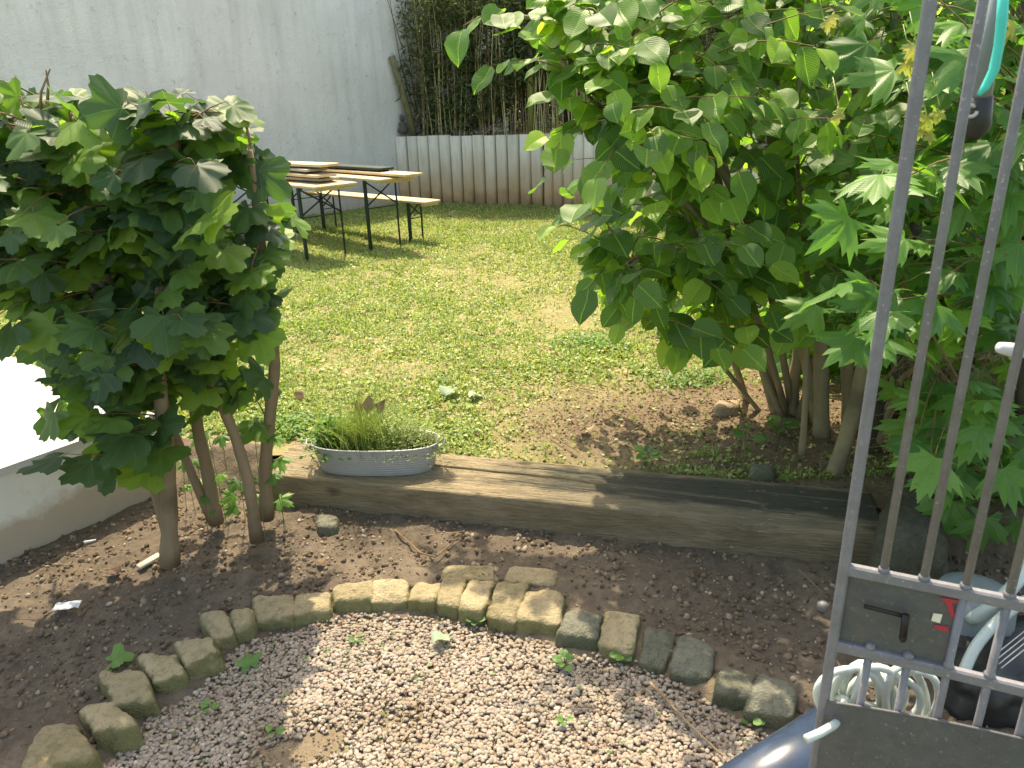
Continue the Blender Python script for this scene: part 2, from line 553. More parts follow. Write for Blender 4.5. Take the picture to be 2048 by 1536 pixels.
def stone_mat(name, a, b, moss=.7, mosc=(.16, .17, .06)):
    t = NT(name); co = t.coord('World')
    r = t.n('ObjectInfo').outputs['Random']
    n1 = t.noise(co, 9, 6, .65); n2 = t.noise(co, 45, 6, .7); f = t.noise(co, 160, 3)
    c = t.mix(t.g(n1, .3, .7), a, b)
    c = t.mix(t.math('MULTIPLY', t.g(n2, .48, .68), .6), c, tuple(v * .5 for v in a))
    c = t.mix(t.math('MULTIPLY', t.g(t.noise(co, 4, 4), .5, .65), .5), c, tuple(v * .62 for v in b))
    c = t.mix(r, c, t.mix(1, c, (.66, .68, .64), 'MULTIPLY'))
    geo = t.n('NewGeometry'); z = t.n('SeparateXYZ'); t.l(geo.outputs['Normal'], z.inputs[0])
    side = t.math('SUBTRACT', 1, t.g(t.math('ADD', z.outputs[2], t.math('MULTIPLY', t.math('SUBTRACT', n1, .5), 1.2)), .35, .85))
    c = t.mix(t.math('MULTIPLY', side, moss), c, mosc)
    t.bump(t.math('ADD', t.math('MULTIPLY', f, .4), t.math('ADD', n1, n2)), 1.0, .022)
    return t.fin(c, .92, 0, .2)


M['sandstone'] = stone_mat('sandstone', (.46, .36, .21), (.60, .49, .31))
M['greystone'] = stone_mat('greystone', (.20, .20, .15), (.30, .29, .22), .5, (.10, .12, .05))
M['rock'] = stone_mat('rock', (.10, .10, .075), (.19, .18, .13), .3, (.08, .09, .04))
M['brick'] = stone_mat('brick', (.42, .30, .2), (.52, .40, .28), .1)


def timber_mat():
    t = NT('old_timber'); co = t.coord('Object', (1.6, 13, 13)); co2 = t.coord('Object', (4.5, 60, 60))
    g1 = t.noise(co, 2.5, 7, .65); g2 = t.noise(co2, 2.5, 5, .7); b = t.noise(t.coord('Object', (1, 2.5, 2.5)), 3.2, 5, .65)
    f = t.noise(t.coord('Object'), 130, 3, .7)
    c = t.mix(t.g(g1, .25, .75), (.25, .195, .12), (.42, .34, .215))
    c = t.mix(t.math('MULTIPLY', t.g(g2, .5, .66), .5), c, (.12, .09, .055))
    c = t.mix(t.math('MULTIPLY', t.g(t.noise(t.coord('Object', (1, 3, 3)), 7, 5, .7), .5, .64), .45), c, (.15, .125, .085))
    x = t.n('SeparateXYZ'); t.l(t.coord('Object'), x.inputs[0])
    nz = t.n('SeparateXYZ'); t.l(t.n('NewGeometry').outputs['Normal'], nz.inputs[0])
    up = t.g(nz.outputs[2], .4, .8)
    xs3 = t.math('DIVIDE', x.outputs[0], 3.0)
    wet = t.math('MULTIPLY', t.g(t.math('ADD', xs3, t.math('MULTIPLY', b, .45)), .56, .66), up)
    band = t.math('MULTIPLY', wet, t.g(t.math('ADD', t.math('ABSOLUTE', t.math('SUBTRACT', x.outputs[1], .03)), t.math('MULTIPLY', t.noise(t.coord('Object', (1, 3, 3)), 5, 5, .7), -.12)), .03, .06))
    band = t.math('SUBTRACT', wet, t.math('MULTIPLY', band, .65))
    c = t.mix(t.math('MULTIPLY', band, .9), c, t.mix(g2, (.025, .03, .022), (.085, .09, .07)))
    kn = t.n('TexVoronoi'); kn.inputs['Scale'].default_value = 2.6; t.l(t.coord('Object', (1, 2.2, 2.2)), kn.inputs['Vector'])
    kd = kn.outputs['Distance']
    c = t.mix(t.math('MULTIPLY', t.math('SUBTRACT', 1, t.g(kd, .05, .14)), .75), c, (.07, .045, .028))
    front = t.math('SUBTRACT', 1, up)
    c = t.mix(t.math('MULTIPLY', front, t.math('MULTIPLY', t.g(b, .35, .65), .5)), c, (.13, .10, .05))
    lich = t.math('MULTIPLY', t.math('MULTIPLY', t.g(t.noise(t.coord('Object', (1, 5, 5)), 14, 5, .75), .60, .66), t.g(xs3, .60, .68)), t.g(b, .42, .55))
    c = t.mix(t.math('MULTIPLY', lich, .8), c, (.52, .50, .42))
    t.bump(t.math('ADD', t.math('MULTIPLY', g2, 1.2), t.math('ADD', g1, t.math('MULTIPLY', f, .3))), 1.0, .012)
    return t.fin(c, .88, 0, .25)


M['timber'] = timber_mat()


def simple(name, c, rough=.5, metal=0.0, n=.12, scale=20, bump=.1, spec=.5):
    t = NT(name); co = t.coord('Object')
    f = t.noise(co, scale, 4)
    cc = t.mix(t.math('MULTIPLY', t.g(f, .35, .75), n * 2), c, tuple(v * .55 for v in c))
    t.bump(f, bump, .002)
    rr = t.math('ADD', rough - .08, t.math('MULTIPLY', f, .16))
    return t.fin(cc, rr, metal, spec)


def wood_board(name, a, b):
    t = NT(name); g = t.noise(t.coord('Object', (1, 14, 14)), 4, 5)
    c = t.mix(t.g(g, .3, .7), a, b); t.bump(g, .15, .002)
    return t.fin(c, .6, 0, .4)


M['pine_board'] = wood_board('pine_board', (.48, .35, .19), (.62, .50, .31))
M['grey_board'] = wood_board('grey_board', (.38, .34, .27), (.50, .45, .36))
M['fence_board'] = wood_board('fence_board', (.022, .013, .008), (.045, .026, .016))
M['green_steel'] = simple('green_steel', (.018, .035, .028), .45, .3)
M['galvanised'] = simple('galvanised', (.34, .355, .35), .5, .25, .12, 25)
M['zinc_rim'] = simple('zinc_rim', (.52, .53, .52), .42, .4, .05)
def worn_paint(name, base, chip):
    t = NT(name); co = t.coord('World')
    a = t.noise(co, 28, 6, .75); b = t.noise(co, 160, 4, .7); d = t.noise(t.coord('World', (1, 1, .25)), 60, 4, .6)
    c = t.mix(t.g(a, .35, .7), base, tuple(v * .7 for v in base))
    c = t.mix(t.math('MULTIPLY', t.g(b, .62, .68), .75), c, chip)
    c = t.mix(t.math('MULTIPLY', t.g(d, .62, .72), .4), c, (.16, .11, .07))
    t.bump(t.math('ADD', a, b), .35, .0015)
    return t.fin(c, t.math('ADD', .38, t.math('MULTIPLY', a, .3)), .05, .5)


M['gate_steel'] = simple('gate_steel', (.21, .205, .22), .45, .1, .3, 45, .3)
M['gate_plate'] = simple('gate_plate', (.11, .11, .11), .55, .2, .2, 30, .15)
M['gate_steel'] = worn_paint('gate_steel', (.20, .195, .21), (.42, .41, .40))
M['gate_plate'] = worn_paint('gate_plate', (.10, .10, .10), (.24, .24, .23))
M['black_iron'] = simple('black_iron', (.02, .02, .02), .5, .4)
M['mint_hose'] = simple('mint_hose', (.55, .62, .58), .4, 0, .12, 20)
M['blue_plastic'] = simple('blue_plastic', (.03, .05, .09), .26, .0, .45, 30, .12, .7)
M['grey_plastic'] = simple('grey_plastic', (.17, .21, .22), .4, 0, .15)
M['pale_plastic'] = simple('pale_plastic', (.42, .50, .47), .35, 0, .1)
M['black_plastic'] = simple('black_plastic', (.018, .02, .02), .5, 0, .1)
M['red_paint'] = simple('red_paint', (.42, .03, .05), .6, 0, .1)
M['sticker'] = simple('sticker', (.72, .68, .55), .7, 0, .2, 60)
M['turquoise'] = simple('turquoise', (.02, .62, .52), .5, 0, .1)
M['white_plastic'] = simple('white_plastic', (.62, .62, .62), .4, 0, .2)
M['paper'] = simple('paper', (.60, .62, .62), .8, 0, .3, 40)
M['statue_stone'] = simple('statue_stone', (.10, .09, .07), .8, 0, .4, 40)
M['wire'] = simple('wire', (.5, .5, .5), .35, .7)
M['post_wood'] = bark('post_wood', (.13, .12, .06), (.24, .22, .12), 25)


# ------------------------------------------------------------------ ground
ARC = np.array([gp(x, y, -.14)[:2] for x, y in
                [(60, 1640), (110, 1545), (220, 1495), (270, 1440), (330, 1395), (400, 1360), (450, 1295), (490, 1270), (545, 1250), (620, 1236), (700, 1210),
                 (780, 1213), (850, 1218), (900, 1226), (950, 1233), (1010, 1250), (1080, 1260), (1150, 1295), (1240, 1288), (1310, 1325),
                 (1390, 1365), (1460, 1412), (1540, 1445), (1680, 1520), (1800, 1640)]])
ARC = ARC[np.argsort(ARC[:, 0])]


def arc_y(x):
    return np.interp(x, ARC[:, 0], ARC[:, 1], left=-5, right=.9)


def low_z(x, y):            # soil between sleeper and stones, gravel hollow inside the arc
    d = y - arc_y(x)
    t = np.clip((d + .03) / .09, 0, 1)
    z = -.180 + .04 * t
    z = z - .014 * t * np.exp(-((d - .05) / .09) ** 2)
    z = z + .15 * np.clip((x - 1.40) / .12, 0, 1) * np.clip((y - tim_front(x) + .12) / .25, 0, 1)
    z = z + .15 * np.clip((TIM_L[0] + .02 - x) / .08, 0, 1) * np.clip((y - tim_front(x) + .02) / .2, 0, 1)
    z = z + (.010 * fbm2(x * 9, y * 9, 3) - .005) + t * (.03 * fbm2(x * 22 + 5, y * 22, 4) - .015)
    return z


def grid(name, x0, x1, y0, y1, step, zf, mat, skip=None, attr=None):
    xs = np.arange(x0, x1 + step, step); ys = np.arange(y0, y1 + step, step)
    X, Y = np.meshgrid(xs, ys)
    Z = zf(X, Y)
    V = np.stack([X, Y, Z], -1).reshape(-1, 3)
    nx = len(xs); i, j = np.meshgrid(np.arange(nx - 1), np.arange(len(ys) - 1))
    a = (j * nx + i).ravel()
    F = np.stack([a, a + 1, a + nx + 1, a + nx], 1)
    if skip is not None:
        F = F[~skip(V[F].mean(1))]
    return mesh(name, V, F, mat, rnd=None if attr is None else attr(V[:, 0], V[:, 1]))


TIM_L, TIM_R = gp(530, 1003, -.14), gp(1762, 1137, -.14)
td = TIM_R - TIM_L; TL = np.linalg.norm(td[:2]); td = td / TL
tn = np.array([-td[1], td[0], 0])
TW = .335


def tim_front(x):
    return TIM_L[1] + (x - TIM_L[0]) * td[1] / td[0]


def sandy(x, y):
    d = y - arc_y(x)
    c = gp(1080, 1180, -.14)
    a = np.exp(-((d - .06) / .10) ** 2) * np.exp(-((x - c[0]) / .55) ** 2) * 1.1 + .9 * (d < -.01)
    return np.clip(a + .5 * (fbm2(x * 7, y * 7, 3) - .5), 0, 1)


ground = obj('ground', mesh('ground', [(-150, -150, -.42), (150, -150, -.42), (150, 150, -.42), (-150, 150, -.42)], np.array([[0, 1, 2, 3]]), M['far_ground']))
tag(ground, kind='structure')
sb = obj('soil_bed', grid('soil_bed', -3.2, 3.4, .3, 3.75, .0125, low_z, M['soil'], skip=lambda c: c[:, 1] > tim_front(c[:, 0]) + .25, attr=sandy))
tag(sb, kind='structure')


def bare(x, y):             # 0 lush .. 1 bare soil on the lawn side
    def blob(px, py, rx, ry):
        c = gp(px, py); return np.exp(-(((x - c[0]) / rx) ** 2 + ((y - c[1]) / ry) ** 2))
    b = 1.25 * blob(1480, 860, .85, .42) + .9 * blob(1180, 830, .42, .45) + .55 * blob(1120, 640, .5, 1.3) + .45 * blob(760, 720, .6, .3) + .5 * blob(1000, 540, .7, .9)
    b = b + .9 * blob(1750, 750, 1.1, 1.2)
    b = b + .07 + 1.1 * (fbm2(x * 2.3 + 3, y * 2.3, 4) - .47) + .8 * (fbm2(x * 8, y * 8 + 31, 3) - .5)
    return np.clip(b, 0, 1.2)


def lawn_z(x, y):
    z = .05 * (fbm2(x * 1.2, y * 1.2, 3) - .5) + .03 * (fbm2(x * 9, y * 9, 3) - .5)
    fade = np.clip((y - tim_front(x) - .3) / .5, 0, 1)
    return z * fade - .012 * (1 - fade)


def brown(x, y):
    c = gp(1500, 850); d = gp(1900, 900); e_ = gp(1180, 860)
    a = np.exp(-(((x - c[0]) / .75) ** 2 + ((y - c[1]) / .5) ** 2)) * 1.5 + np.exp(-(((x - d[0]) / .9) ** 2 + ((y - d[1]) / 1.6) ** 2)) * 1.5 + .5 * np.exp(-(((x - e_[0]) / .3) ** 2 + ((y - e_[1]) / .3) ** 2))
    return np.clip(a + .35 * (fbm2(x * 6, y * 6, 3) - .5), 0, 1)


lawn = obj('lawn', grid('lawn', -9, 7, 1.2, 15.5, .045, lawn_z, M['lawn_soil'], skip=lambda c: c[:, 1] < tim_front(c[:, 0]) + .2, attr=brown))
tag(lawn, kind='structure')

# ------------------------------------------------------------------ lawn plants
NG = 400000
gy = 2.75 + 10.2 * rng.random(NG * 2) ** 1.35
gx = (rng.random(NG * 2) * 2 - 1) * (1.4 + gy * .72)
b = bare(gx, gy)
clump = fbm2(gx * 14, gy * 14, 3)
keep = (rng.random(NG * 2) < np.clip(1.15 - 1.15 * b, .04, 1) * np.clip((clump - .22) * 3.6, .12, 1)) & (gy > tim_front(gx) + .36) & (gy < 13)
wall_side = gx + 13.82 * .9375
keep &= (gy < gx + 13.7)
gx, gy = gx[keep][:NG], gy[keep][:NG]
n = len(gx)
lush = np.clip(1 - bare(gx, gy), 0, 1)
tall = fbm2(gx * 3.1 + 40, gy * 3.1, 3)
gz = lawn_z(gx, gy)
hgt = (.016 + .022 * rng.random(n)) * (.6 + .9 * tall) * (.75 + .06 * gy)
pos = np.stack([gx, gy, gz], 1)
isb = rng.random(n) < .5
bladeV = np.array([(-.09, 0, 0), (.09, 0, 0), (.06, .12, .6), (-.06, .12, .6), (0, .42, 1.0)]); 
bladeF = np.array([(0, 1, 2), (0, 2, 3), (3, 2, 4)])
leafV = np.array([(0, 0, 0), (.38, .45, .12), (0, 1.0, .0), (-.38, .45, .12), (0, .5, -.03)])
leafF = np.array([(0, 1, 4), (1, 2, 4), (2, 3, 4), (3, 0, 4)])
k = isb
gr = scatter(bladeV, bladeF, pos[k], rots(k.sum(), .7), np.stack([hgt[k] * 1.3, hgt[k], hgt[k]], 1), rnd=np.clip(.08 + .75 * rng.random(k.sum()) ** 1.2 + .3 * (1 - lush[k]), 0, .999), name='grass', mat=M['grass'])
g1 = tag(obj('grass', gr), 'short bright grass blades growing over the sunlit lawn', 'grass', kind='stuff')
k = ~isb
p2 = pos[k].copy(); p2[:, 2] += .004 + .012 * rng.random(k.sum())
gr = scatter(leafV, leafF, p2, rots(k.sum(), .9), hgt[k] * .75, rnd=np.clip(.02 + .7 * rng.random(k.sum()) ** 1.1 + .2 * (1 - lush[k]), 0, .999), name='lawn_weeds', mat=M['grass'])
g2 = tag(obj('lawn_weeds', gr), 'tiny broad-leaved weeds and clover woven through the lawn', 'weeds', kind='stuff')

nc = 900
cy_ = 2.8 + 8 * rng.random(nc) ** 1.4; cx_ = (rng.random(nc) * 2 - 1) * (1.3 + cy_ * .6)
ok = (cy_ > tim_front(cx_) + .4) & (rng.random(nc) > bare(cx_, cy_) * .8) & (cy_ < cx_ + 13.4)
cx_, cy_ = cx_[ok], cy_[ok]; k = 26
wx = np.repeat(cx_, k); wy = np.repeat(cy_, k); sr = np.repeat(rng.uniform(.03, .11, len(cx_)), k)
wx = wx + rng.normal(size=len(wx)) * sr; wy = wy + rng.normal(size=len(wx)) * sr
ok = wy > tim_front(wx) + .36; wx, wy = wx[ok], wy[ok]; n = len(wx)
ws = rng.uniform(.014, .032, n)
tag(obj('weed_clumps', scatter(leafV, leafF, np.stack([wx, wy, lawn_z(wx, wy) + rng.uniform(.006, .03, n)], 1), rots(n, .85), np.stack([ws * 1.2, ws, ws], 1), rnd=np.clip(rng.random(n) * .75, 0, .99), name='weed_clumps', mat=M['grass'])),
    'scattered clumps of clover and dandelion leaves standing out of the lawn', 'weeds', kind='stuff')

# dry litter and straw on bare places
n = 9000
c0 = gp(1200, 850); lx = c0[0] + .9 * rng.normal(size=n); ly = c0[1] + .7 * np.abs(rng.normal(size=n)) - .15
far = rng.random(n) < .4
lx[far] = rng.uniform(-2, 2.2, far.sum()); ly[far] = rng.uniform(3, 8, far.sum())
ok = ly > tim_front(lx) + .3
lx, ly = lx[ok], ly[ok]
pos = np.stack([lx, ly, lawn_z(lx, ly) + .006], 1)
sz = rng.uniform(.006, .02, len(lx))
tag(obj('leaf_litter', scatter(leafV, leafF, pos, rots(len(lx), .8), np.stack([sz * .8, sz, sz], 1), name='leaf_litter', mat=M['dead_leaf'])),
    'dry brown leaf litter scattered over the bare patches of lawn', 'leaf litter', kind='stuff')

# ------------------------------------------------------------------ soil clods and gravel
bV, bF = ball(7, 3)
wob = bV * (1 + .35 * (rng.random((len(bV), 1)) - .5))
n = 26000
x = rng.uniform(-2.6, 2.2, n); y = rng.uniform(1.2, 3.2, n)
cl = fbm2(x * 6, y * 6, 3)
ok = (y > arc_y(x) + .10) & (y < tim_front(x) + .03) & (rng.random(n) < np.clip((cl - .3) * 3, .1, 1))
x, y = x[ok], y[ok]; n = len(x)
sz = .0028 + .0085 * rng.random(n) ** 2.4
sz3 = sz[:, None] * rng.uniform(.6, 1.3, (n, 3))
tag(obj('soil_clods', scatter(wob, bF, np.stack([x, y, low_z(x, y) + sz * .3], 1), rots(n), sz3, rnd=rng.random(n) ** 1.1 * .995, name='soil_clods', mat=M['clod'], smooth=False)),
    'crumbled lumps of dark soil on the bed below the sleeper', 'soil', kind='stuff')
n = 3500
c0 = gp(1500, 880)
x = c0[0] + .65 * rng.normal(size=n); y = c0[1] + .45 * rng.normal(size=n)
ok = (y > tim_front(x) + .34)
x, y = x[ok], y[ok]; n = len(x)
sz = .0025 + .006 * rng.random(n) ** 3
tag(obj('soil_crumbs', scatter(wob, bF, np.stack([x, y, lawn_z(x, y) + sz * .3], 1), rots(n), sz, rnd=rng.random(n) * .99, name='soil_crumbs', mat=M['clod'], smooth=False)),
    'brown soil crumbs on the shaded bare ground under the hazel', 'soil', kind='stuff')

n = 90000
x = rng.uniform(-1.75, 1.75, n); y = rng.uniform(1.0, 2.5, n)
bsand = [gp(640, 1500, -.2), gp(800, 1450, -.2), gp(560, 1530, -.2), gp(1250, 1330, -.2)]
sand = sum(np.exp(-(((x - c[0]) / .12) ** 2 + ((y - c[1]) / .06) ** 2)) for c in bsand)
ok = (y < arc_y(x) - .012) & (rng.random(n) > sand * .93 + .12 * (fbm2(x * 9, y * 9, 3) > .6))
edge = arc_y(x) - y
ok &= (edge > .07) | (rng.random(n) < .65)
x, y = x[ok], y[ok]
# thin to a dense packing on two layers
order = rng.permutation(len(x)); x, y = x[order][:29000], y[order][:29000]; n = len(x)
lay = rng.random(n)
sz = rng.uniform(.0042, .0086, n)
sz3 = np.stack([sz * rng.uniform(1.05, 1.6, n), sz, sz * rng.uniform(.5, .75, n)], 1)
pz = low_z(x, y) + .003 + .008 * lay
tag(obj('gravel', scatter(bV, bF, np.stack([x, y, pz], 1), rots(n, .42), sz3, rnd=rng.random(n) * .999, name='gravel', mat=M['pebble'])),
    'rounded grey and pinkish pebbles filling the curved hollow inside the stone edging', 'gravel', kind='stuff')

n = 9000
x = rng.uniform(-1.6, 1.5, n); y = rng.uniform(1.2, 2.45, n); ok = (y < arc_y(x) - .005) & (rng.random(n) < np.clip((fbm2(x * 5, y * 5, 3) - .4) * 5, .12, 1)); x, y = x[ok], y[ok]; n = len(x)
sz = .002 + .004 * rng.random(n) ** 2
tag(obj('gravel_dirt', scatter(wob, bF if len(wob) == len(bV) else bF, np.stack([x, y, low_z(x, y) + .009 + .005 * rng.random(n)], 1), rots(n), sz, rnd=rng.random(n) * .85, name='gravel_dirt', mat=M['clod'], smooth=False)),
    'crumbs of brown dirt washed in between the pebbles', 'soil', kind='stuff')
n = 4500
x = rng.uniform(-1.6, 1.5, n); y = rng.uniform(1.2, 2.45, n); ok = y < arc_y(x) - .01; x, y = x[ok], y[ok]; n = len(x)
sz = .003 + .011 * rng.random(n) ** 3
tag(obj('gravel_litter', scatter(leafV, leafF, np.stack([x, y, low_z(x, y) + .012 + .004 * rng.random(n)], 1), rots(n, .7), np.stack([sz * .7, sz * rng.uniform(.8, 2.2, n), sz], 1), name='gravel_litter', mat=M['dead_leaf'])),
    'dry crumbs of leaf and bark caught between the pebbles', 'leaf litter', kind='stuff')
n = 2600
x = rng.uniform(-2.4, 1.7, n); y = rng.uniform(1.3, 3.1, n); ok = (y > arc_y(x) + .05) & (y < tim_front(x) - .02); x, y = x[ok], y[ok]; n = len(x)
sz = .003 + .014 * rng.random(n) ** 3
tag(obj('soil_litter', scatter(leafV, leafF, np.stack([x, y, low_z(x, y) + .006], 1), rots(n, .7), np.stack([sz * .7, sz * rng.uniform(.8, 2.4, n), sz], 1), name='soil_litter', mat=M['dead_leaf'])),
    'bits of straw and dead leaf scattered on the dark soil', 'leaf litter', kind='stuff')

# ------------------------------------------------------------------ terrace on the left
A0 = gp(0, 1130, -.14); A1 = gp(330, 985, -.14)
ud = (A1 - A0); ud /= np.linalg.norm(ud)
wd = np.array([-ud[1], ud[0], 0])
ZT = .24
corner = A0 + ud * 0.72; corner[2] = 0
start = A0 - ud * 3.0
c1 = corner + wd * 3.2
s1 = start + wd * 3.2
terr = thing('concrete_terrace', 'raised pale concrete terrace with a bright sunlit top, left of the multi-stemmed sycamore', 'terrace', (corner[0], corner[1], -.3))


def slab_prism(name, poly, z0, z1, mat, parent, off):
    m = len(poly)
    V = [(p[0], p[1], z0) for p in poly] + [(p[0], p[1], z1) for p in poly]
    F = [tuple(range(m))[::-1], tuple(m + i for i in range(m))] + [(i, (i + 1) % m, m + (i + 1) % m, m + i) for i in range(m)]
    mb = MB().add(V, F); return mb.build(name, mat, parent, off=off, smooth=False)


loc = (corner[0], corner[1], -.3)
slab_prism('plinth', [start, corner, c1, s1], -.40, ZT - .035, M['terrace_side'], terr, loc)
ins = .004
slab_prism('top_slab', [start + np.array([0, 0, 0]) - wd * ins, corner - wd * ins + ud * ins, c1 + ud * ins, s1], ZT - .0345, ZT, M['terrace_top'], terr, loc)

# ------------------------------------------------------------------ white wall, planted bed with slab wall, fence behind
W0 = np.array([-10.0, 3.82, 0]); wdir = np.array([1, 1, 0]) / math.sqrt(2); wnrm = np.array([-1, 1, 0]) / math.sqrt(2)
WL = 17.5
ww = thing('garden_wall', 'tall rough pale grey rendered wall behind the folding tables', 'wall', tuple(W0))
mb = MB(); mb.box(W0 + wdir * WL / 2 + wnrm * .15 + np.array([0, 0, 1.45]), (WL, .3, 3.3), np.array([wdir, wnrm, (0, 0, 1)]))
mb.build('render_face', M['plaster'], ww, off=W0, smooth=False)
mb = MB(); mb.box(W0 + wdir * WL / 2 + wnrm * .15 + np.array([0, 0, 3.145]), (WL, .38, .08), np.array([wdir, wnrm, (0, 0, 1)]))
mb.build('coping', M['slab'], ww, off=W0, smooth=False)

SW = [gp(800, 406), gp(1090, 412), gp(1215, 424), gp(1300, 438), gp(1480, 470), gp(1700, 520)]
sw = thing('retaining_wall', 'retaining wall of upright concrete slabs with brown earth stains, holding the bamboo bed', 'wall', tuple(SW[0]))
spts = []
acc = 0; seg = 0; tpos = 0
PW = .183
pl = [np.array(p) for p in SW]
lens = [np.linalg.norm(pl[i + 1] - pl[i]) for i in range(len(pl) - 1)]
tot = sum(lens); ns = int(tot / PW)


def along(pl, lens, d):
    for i, L in enumerate(lens):
        if d <= L or i == len(lens) - 1:
            return pl[i] + (pl[i + 1] - pl[i]) * (d / L), (pl[i + 1] - pl[i]) / L
        d -= L


slab_mesh = None
prof = [(-.5, .5), (-.5, -.05), (-.45, -.32), (-.34, -.5), (.34, -.5), (.45, -.32), (.5, -.05), (.5, .5)]
V = [(a * (PW - .009), b * .10, z) for z in (-.3, 1.0) for a, b in prof]
m = len(prof)
F = [tuple(range(m))[::-1], tuple(m + i for i in range(m))] + [(i, (i + 1) % m, m + (i + 1) % m, m + i) for i in range(m)]
slab_mesh = mesh('slab', V, F, M['slab'], smooth=False)
for i in range(ns):
    p, d = along(pl, lens, (i + .5) * PW)
    o = obj('slab', slab_mesh, sw)
    a = math.atan2(d[1], d[0])
    nn = np.array([-d[1], d[0], 0])
    q = p + nn * random.uniform(.035, .047) - SW[0]
    o.location = (q[0], q[1], random.uniform(-.008, .008)); o.rotation_euler = (random.uniform(-.012, .012), random.uniform(-.008, .008), a)

# earth of the raised bed
bedp = [p + np.array([-.02, .085, 0]) for p in pl]
back = [np.array([7.2, 12.0, 0]), np.array([5.0, 14.6, 0]), np.array([.8, 14.62, 0])]
bed = slab_prism('bed_soil', bedp + back, -.3, .955, M['soil'], None, (0, 0, 0)); tag(bed, kind='structure')

fence_a, fence_b = np.array([-.2, 14.0, 0]), np.array([5.5, 12.2, 0])
fn = thing('board_fence', 'dark brown wooden board fence half hidden behind the bamboo', 'fence', (fence_a[0], fence_a[1], .95))
fd = fence_b - fence_a; fl = np.linalg.norm(fd); fd /= fl
fm = None
for i in range(int(fl / .15)):
    if fm is None:
        fm = mesh('board', *(lambda q: (np.concatenate(q.V), q.F))(MB().box((0, 0, 1.05), (.14, .022, 2.1), bev=.004)), M['fence_board'], False)
    o = obj('board', fm, fn); q = fd * (.15 * i)
    o.location = (q[0], q[1], random.uniform(-.01, .01)); o.rotation_euler = (0, 0, math.atan2(fd[1], fd[0]))

# ------------------------------------------------------------------ bamboo
bb = thing('bamboo_hedge', 'dense bamboo thicket with thin tan canes rising from the raised bed', 'bamboo', tuple(SW[0] + [0, 0, .95]))
boff = SW[0] + np.array([0, 0, .95])
for i in range(299):
    d = .25 + (tot * .72 - .3) * rng.random()
    p, dd = along(pl, lens, d); nn = np.array([-dd[1], dd[0], 0])
    q = p + nn * (.14 + .8 * rng.random() ** 2.2)
    hh = rng.uniform(1.5, 2.05); lean = rng.normal(size=2) * .09
    P = [q + np.array([lean[0] * t ** 1.4 + .025 * math.sin(5 * t + i), lean[1] * t ** 1.4, .93 + hh * t]) for t in np.linspace(0, 1, 7)]
    r0 = rng.uniform(.004, .0085)
    mb = MB().tube(P, np.linspace(r0, r0 * .6, 7), 5, cap=False)
    mb.build('cane', M['culm'] if rng.random() < .8 else M['twig'], bb, off=boff)
q = gp(1062, 268, 1.0) * 0 + at(1062, 262, 11.6)
mb = MB().tube([(q[0], q[1], .93), (q[0] + .01, q[1], 1.5), (q[0] + .02, q[1] + .02, 2.6)], [.045, .045, .042], 8); mb.build('thick_cane', M['culm_green'], bb, off=boff)
# leaves: low on the left, only high on the right
n = 120000
d = .10 + (tot * .8) * rng.random(n) ** .9
P = np.empty((n, 3)); 
for i in range(n):
    p, dd = along(pl, lens, d[i]); nn = np.array([-dd[1], dd[0], 0]); P[i] = p + nn * (.05 + .95 * rng.random())
low = np.interp(d, [.15, .6, 1.2, 1.9, 2.5, 6], [1.0, .98, 1.05, 1.45, 1.95, 1.8])
deep = rng.random(n) < .22
low[deep] = 1.0
for i in np.nonzero(deep)[0]:
    p, dd = along(pl, lens, d[i]); P[i] = p + np.array([-dd[1], dd[0], 0]) * rng.uniform(.75, 1.0)
top = 2.95 + .2 * vn2(d * 3, d * 0)
u = rng.random(n)
P[:, 2] = low + (top - low) * u ** .8
dens = fbm2(P[:, 0] * 4, P[:, 2] * 3, 3)
ok = (rng.random(n) < np.clip((dens - .2) * 3.2, .2, 1))
edge = (d < .5) & (rng.random(n) < .45)
ok &= ~edge
P = P[ok]; n = len(P)
bl = np.array([(0, 0, 0), (.11, .35, .03), (0, 1.0, -.1), (-.11, .35, .03)]); blF = np.array([(0, 1, 2), (0, 2, 3)])
R = rots(n, 2.6)
o = obj('foliage', scatter(bl, blF, P, R, rng.uniform(.07, .15, n), name='foliage', mat=M['bamboo_leaf'], off=boff), bb); tag(o, kind='stuff')

# leaning post, bare dark stems, statuette
a, b_ = at(783, 112, 12.1), at(830, 266, 12.2)
lp = thing('leaning_post', 'cut-off round wooden post leaning against the wall at the end of the bamboo', 'post', tuple(b_))
MB().tube([b_ - (0, 0, .1), (a + b_) / 2, a], [.05, .052, .05], 9).build('pole', M['post_wood'], lp, off=b_)
ds = thing('bare_shrub', 'leafless thin dark stems rising behind the leaning post against the wall', 'shrub', tuple(at(850, 262, 12.3)))
soff = at(850, 262, 12.3)
for (x0, x1, x2) in [(850, 800, 778), (868, 812, 772), (846, 820, 800), (860, 850, 828), (876, 862, 846)]:
    P = [at(x0, 268, 12.3), at((x0 + x1) / 2 - 4, 200, 12.25), at(x1, 120, 12.2), at(x2, -10, 12.1)]
    MB().tube(P, [.011, .009, .007, .004], 5).build('stem', M['dark_bark'], ds, off=soff)
st = at(806, 262, 12.15)
sg = thing('garden_statuette', 'small dark stone seated statuette on the end of the slab wall beside the rendered wall', 'statuette', tuple(st))
MB().lathe([(.075, -.03), (.085, 0), (.08, .03), (.055, .06), (.06, .1), (.045, .13), (.02, .145)], n=12).build('body', M['statue_stone'], sg)
MB().lathe([(.015, .14), (.035, .16), (.04, .185), (.03, .21), (.012, .235), (.006, .25)], n=12).build('head', M['statue_stone'], sg)

# ------------------------------------------------------------------ beer tables and bench
UD = np.array([-.712, .702, 0]); WD = np.array([.702, .712, 0])


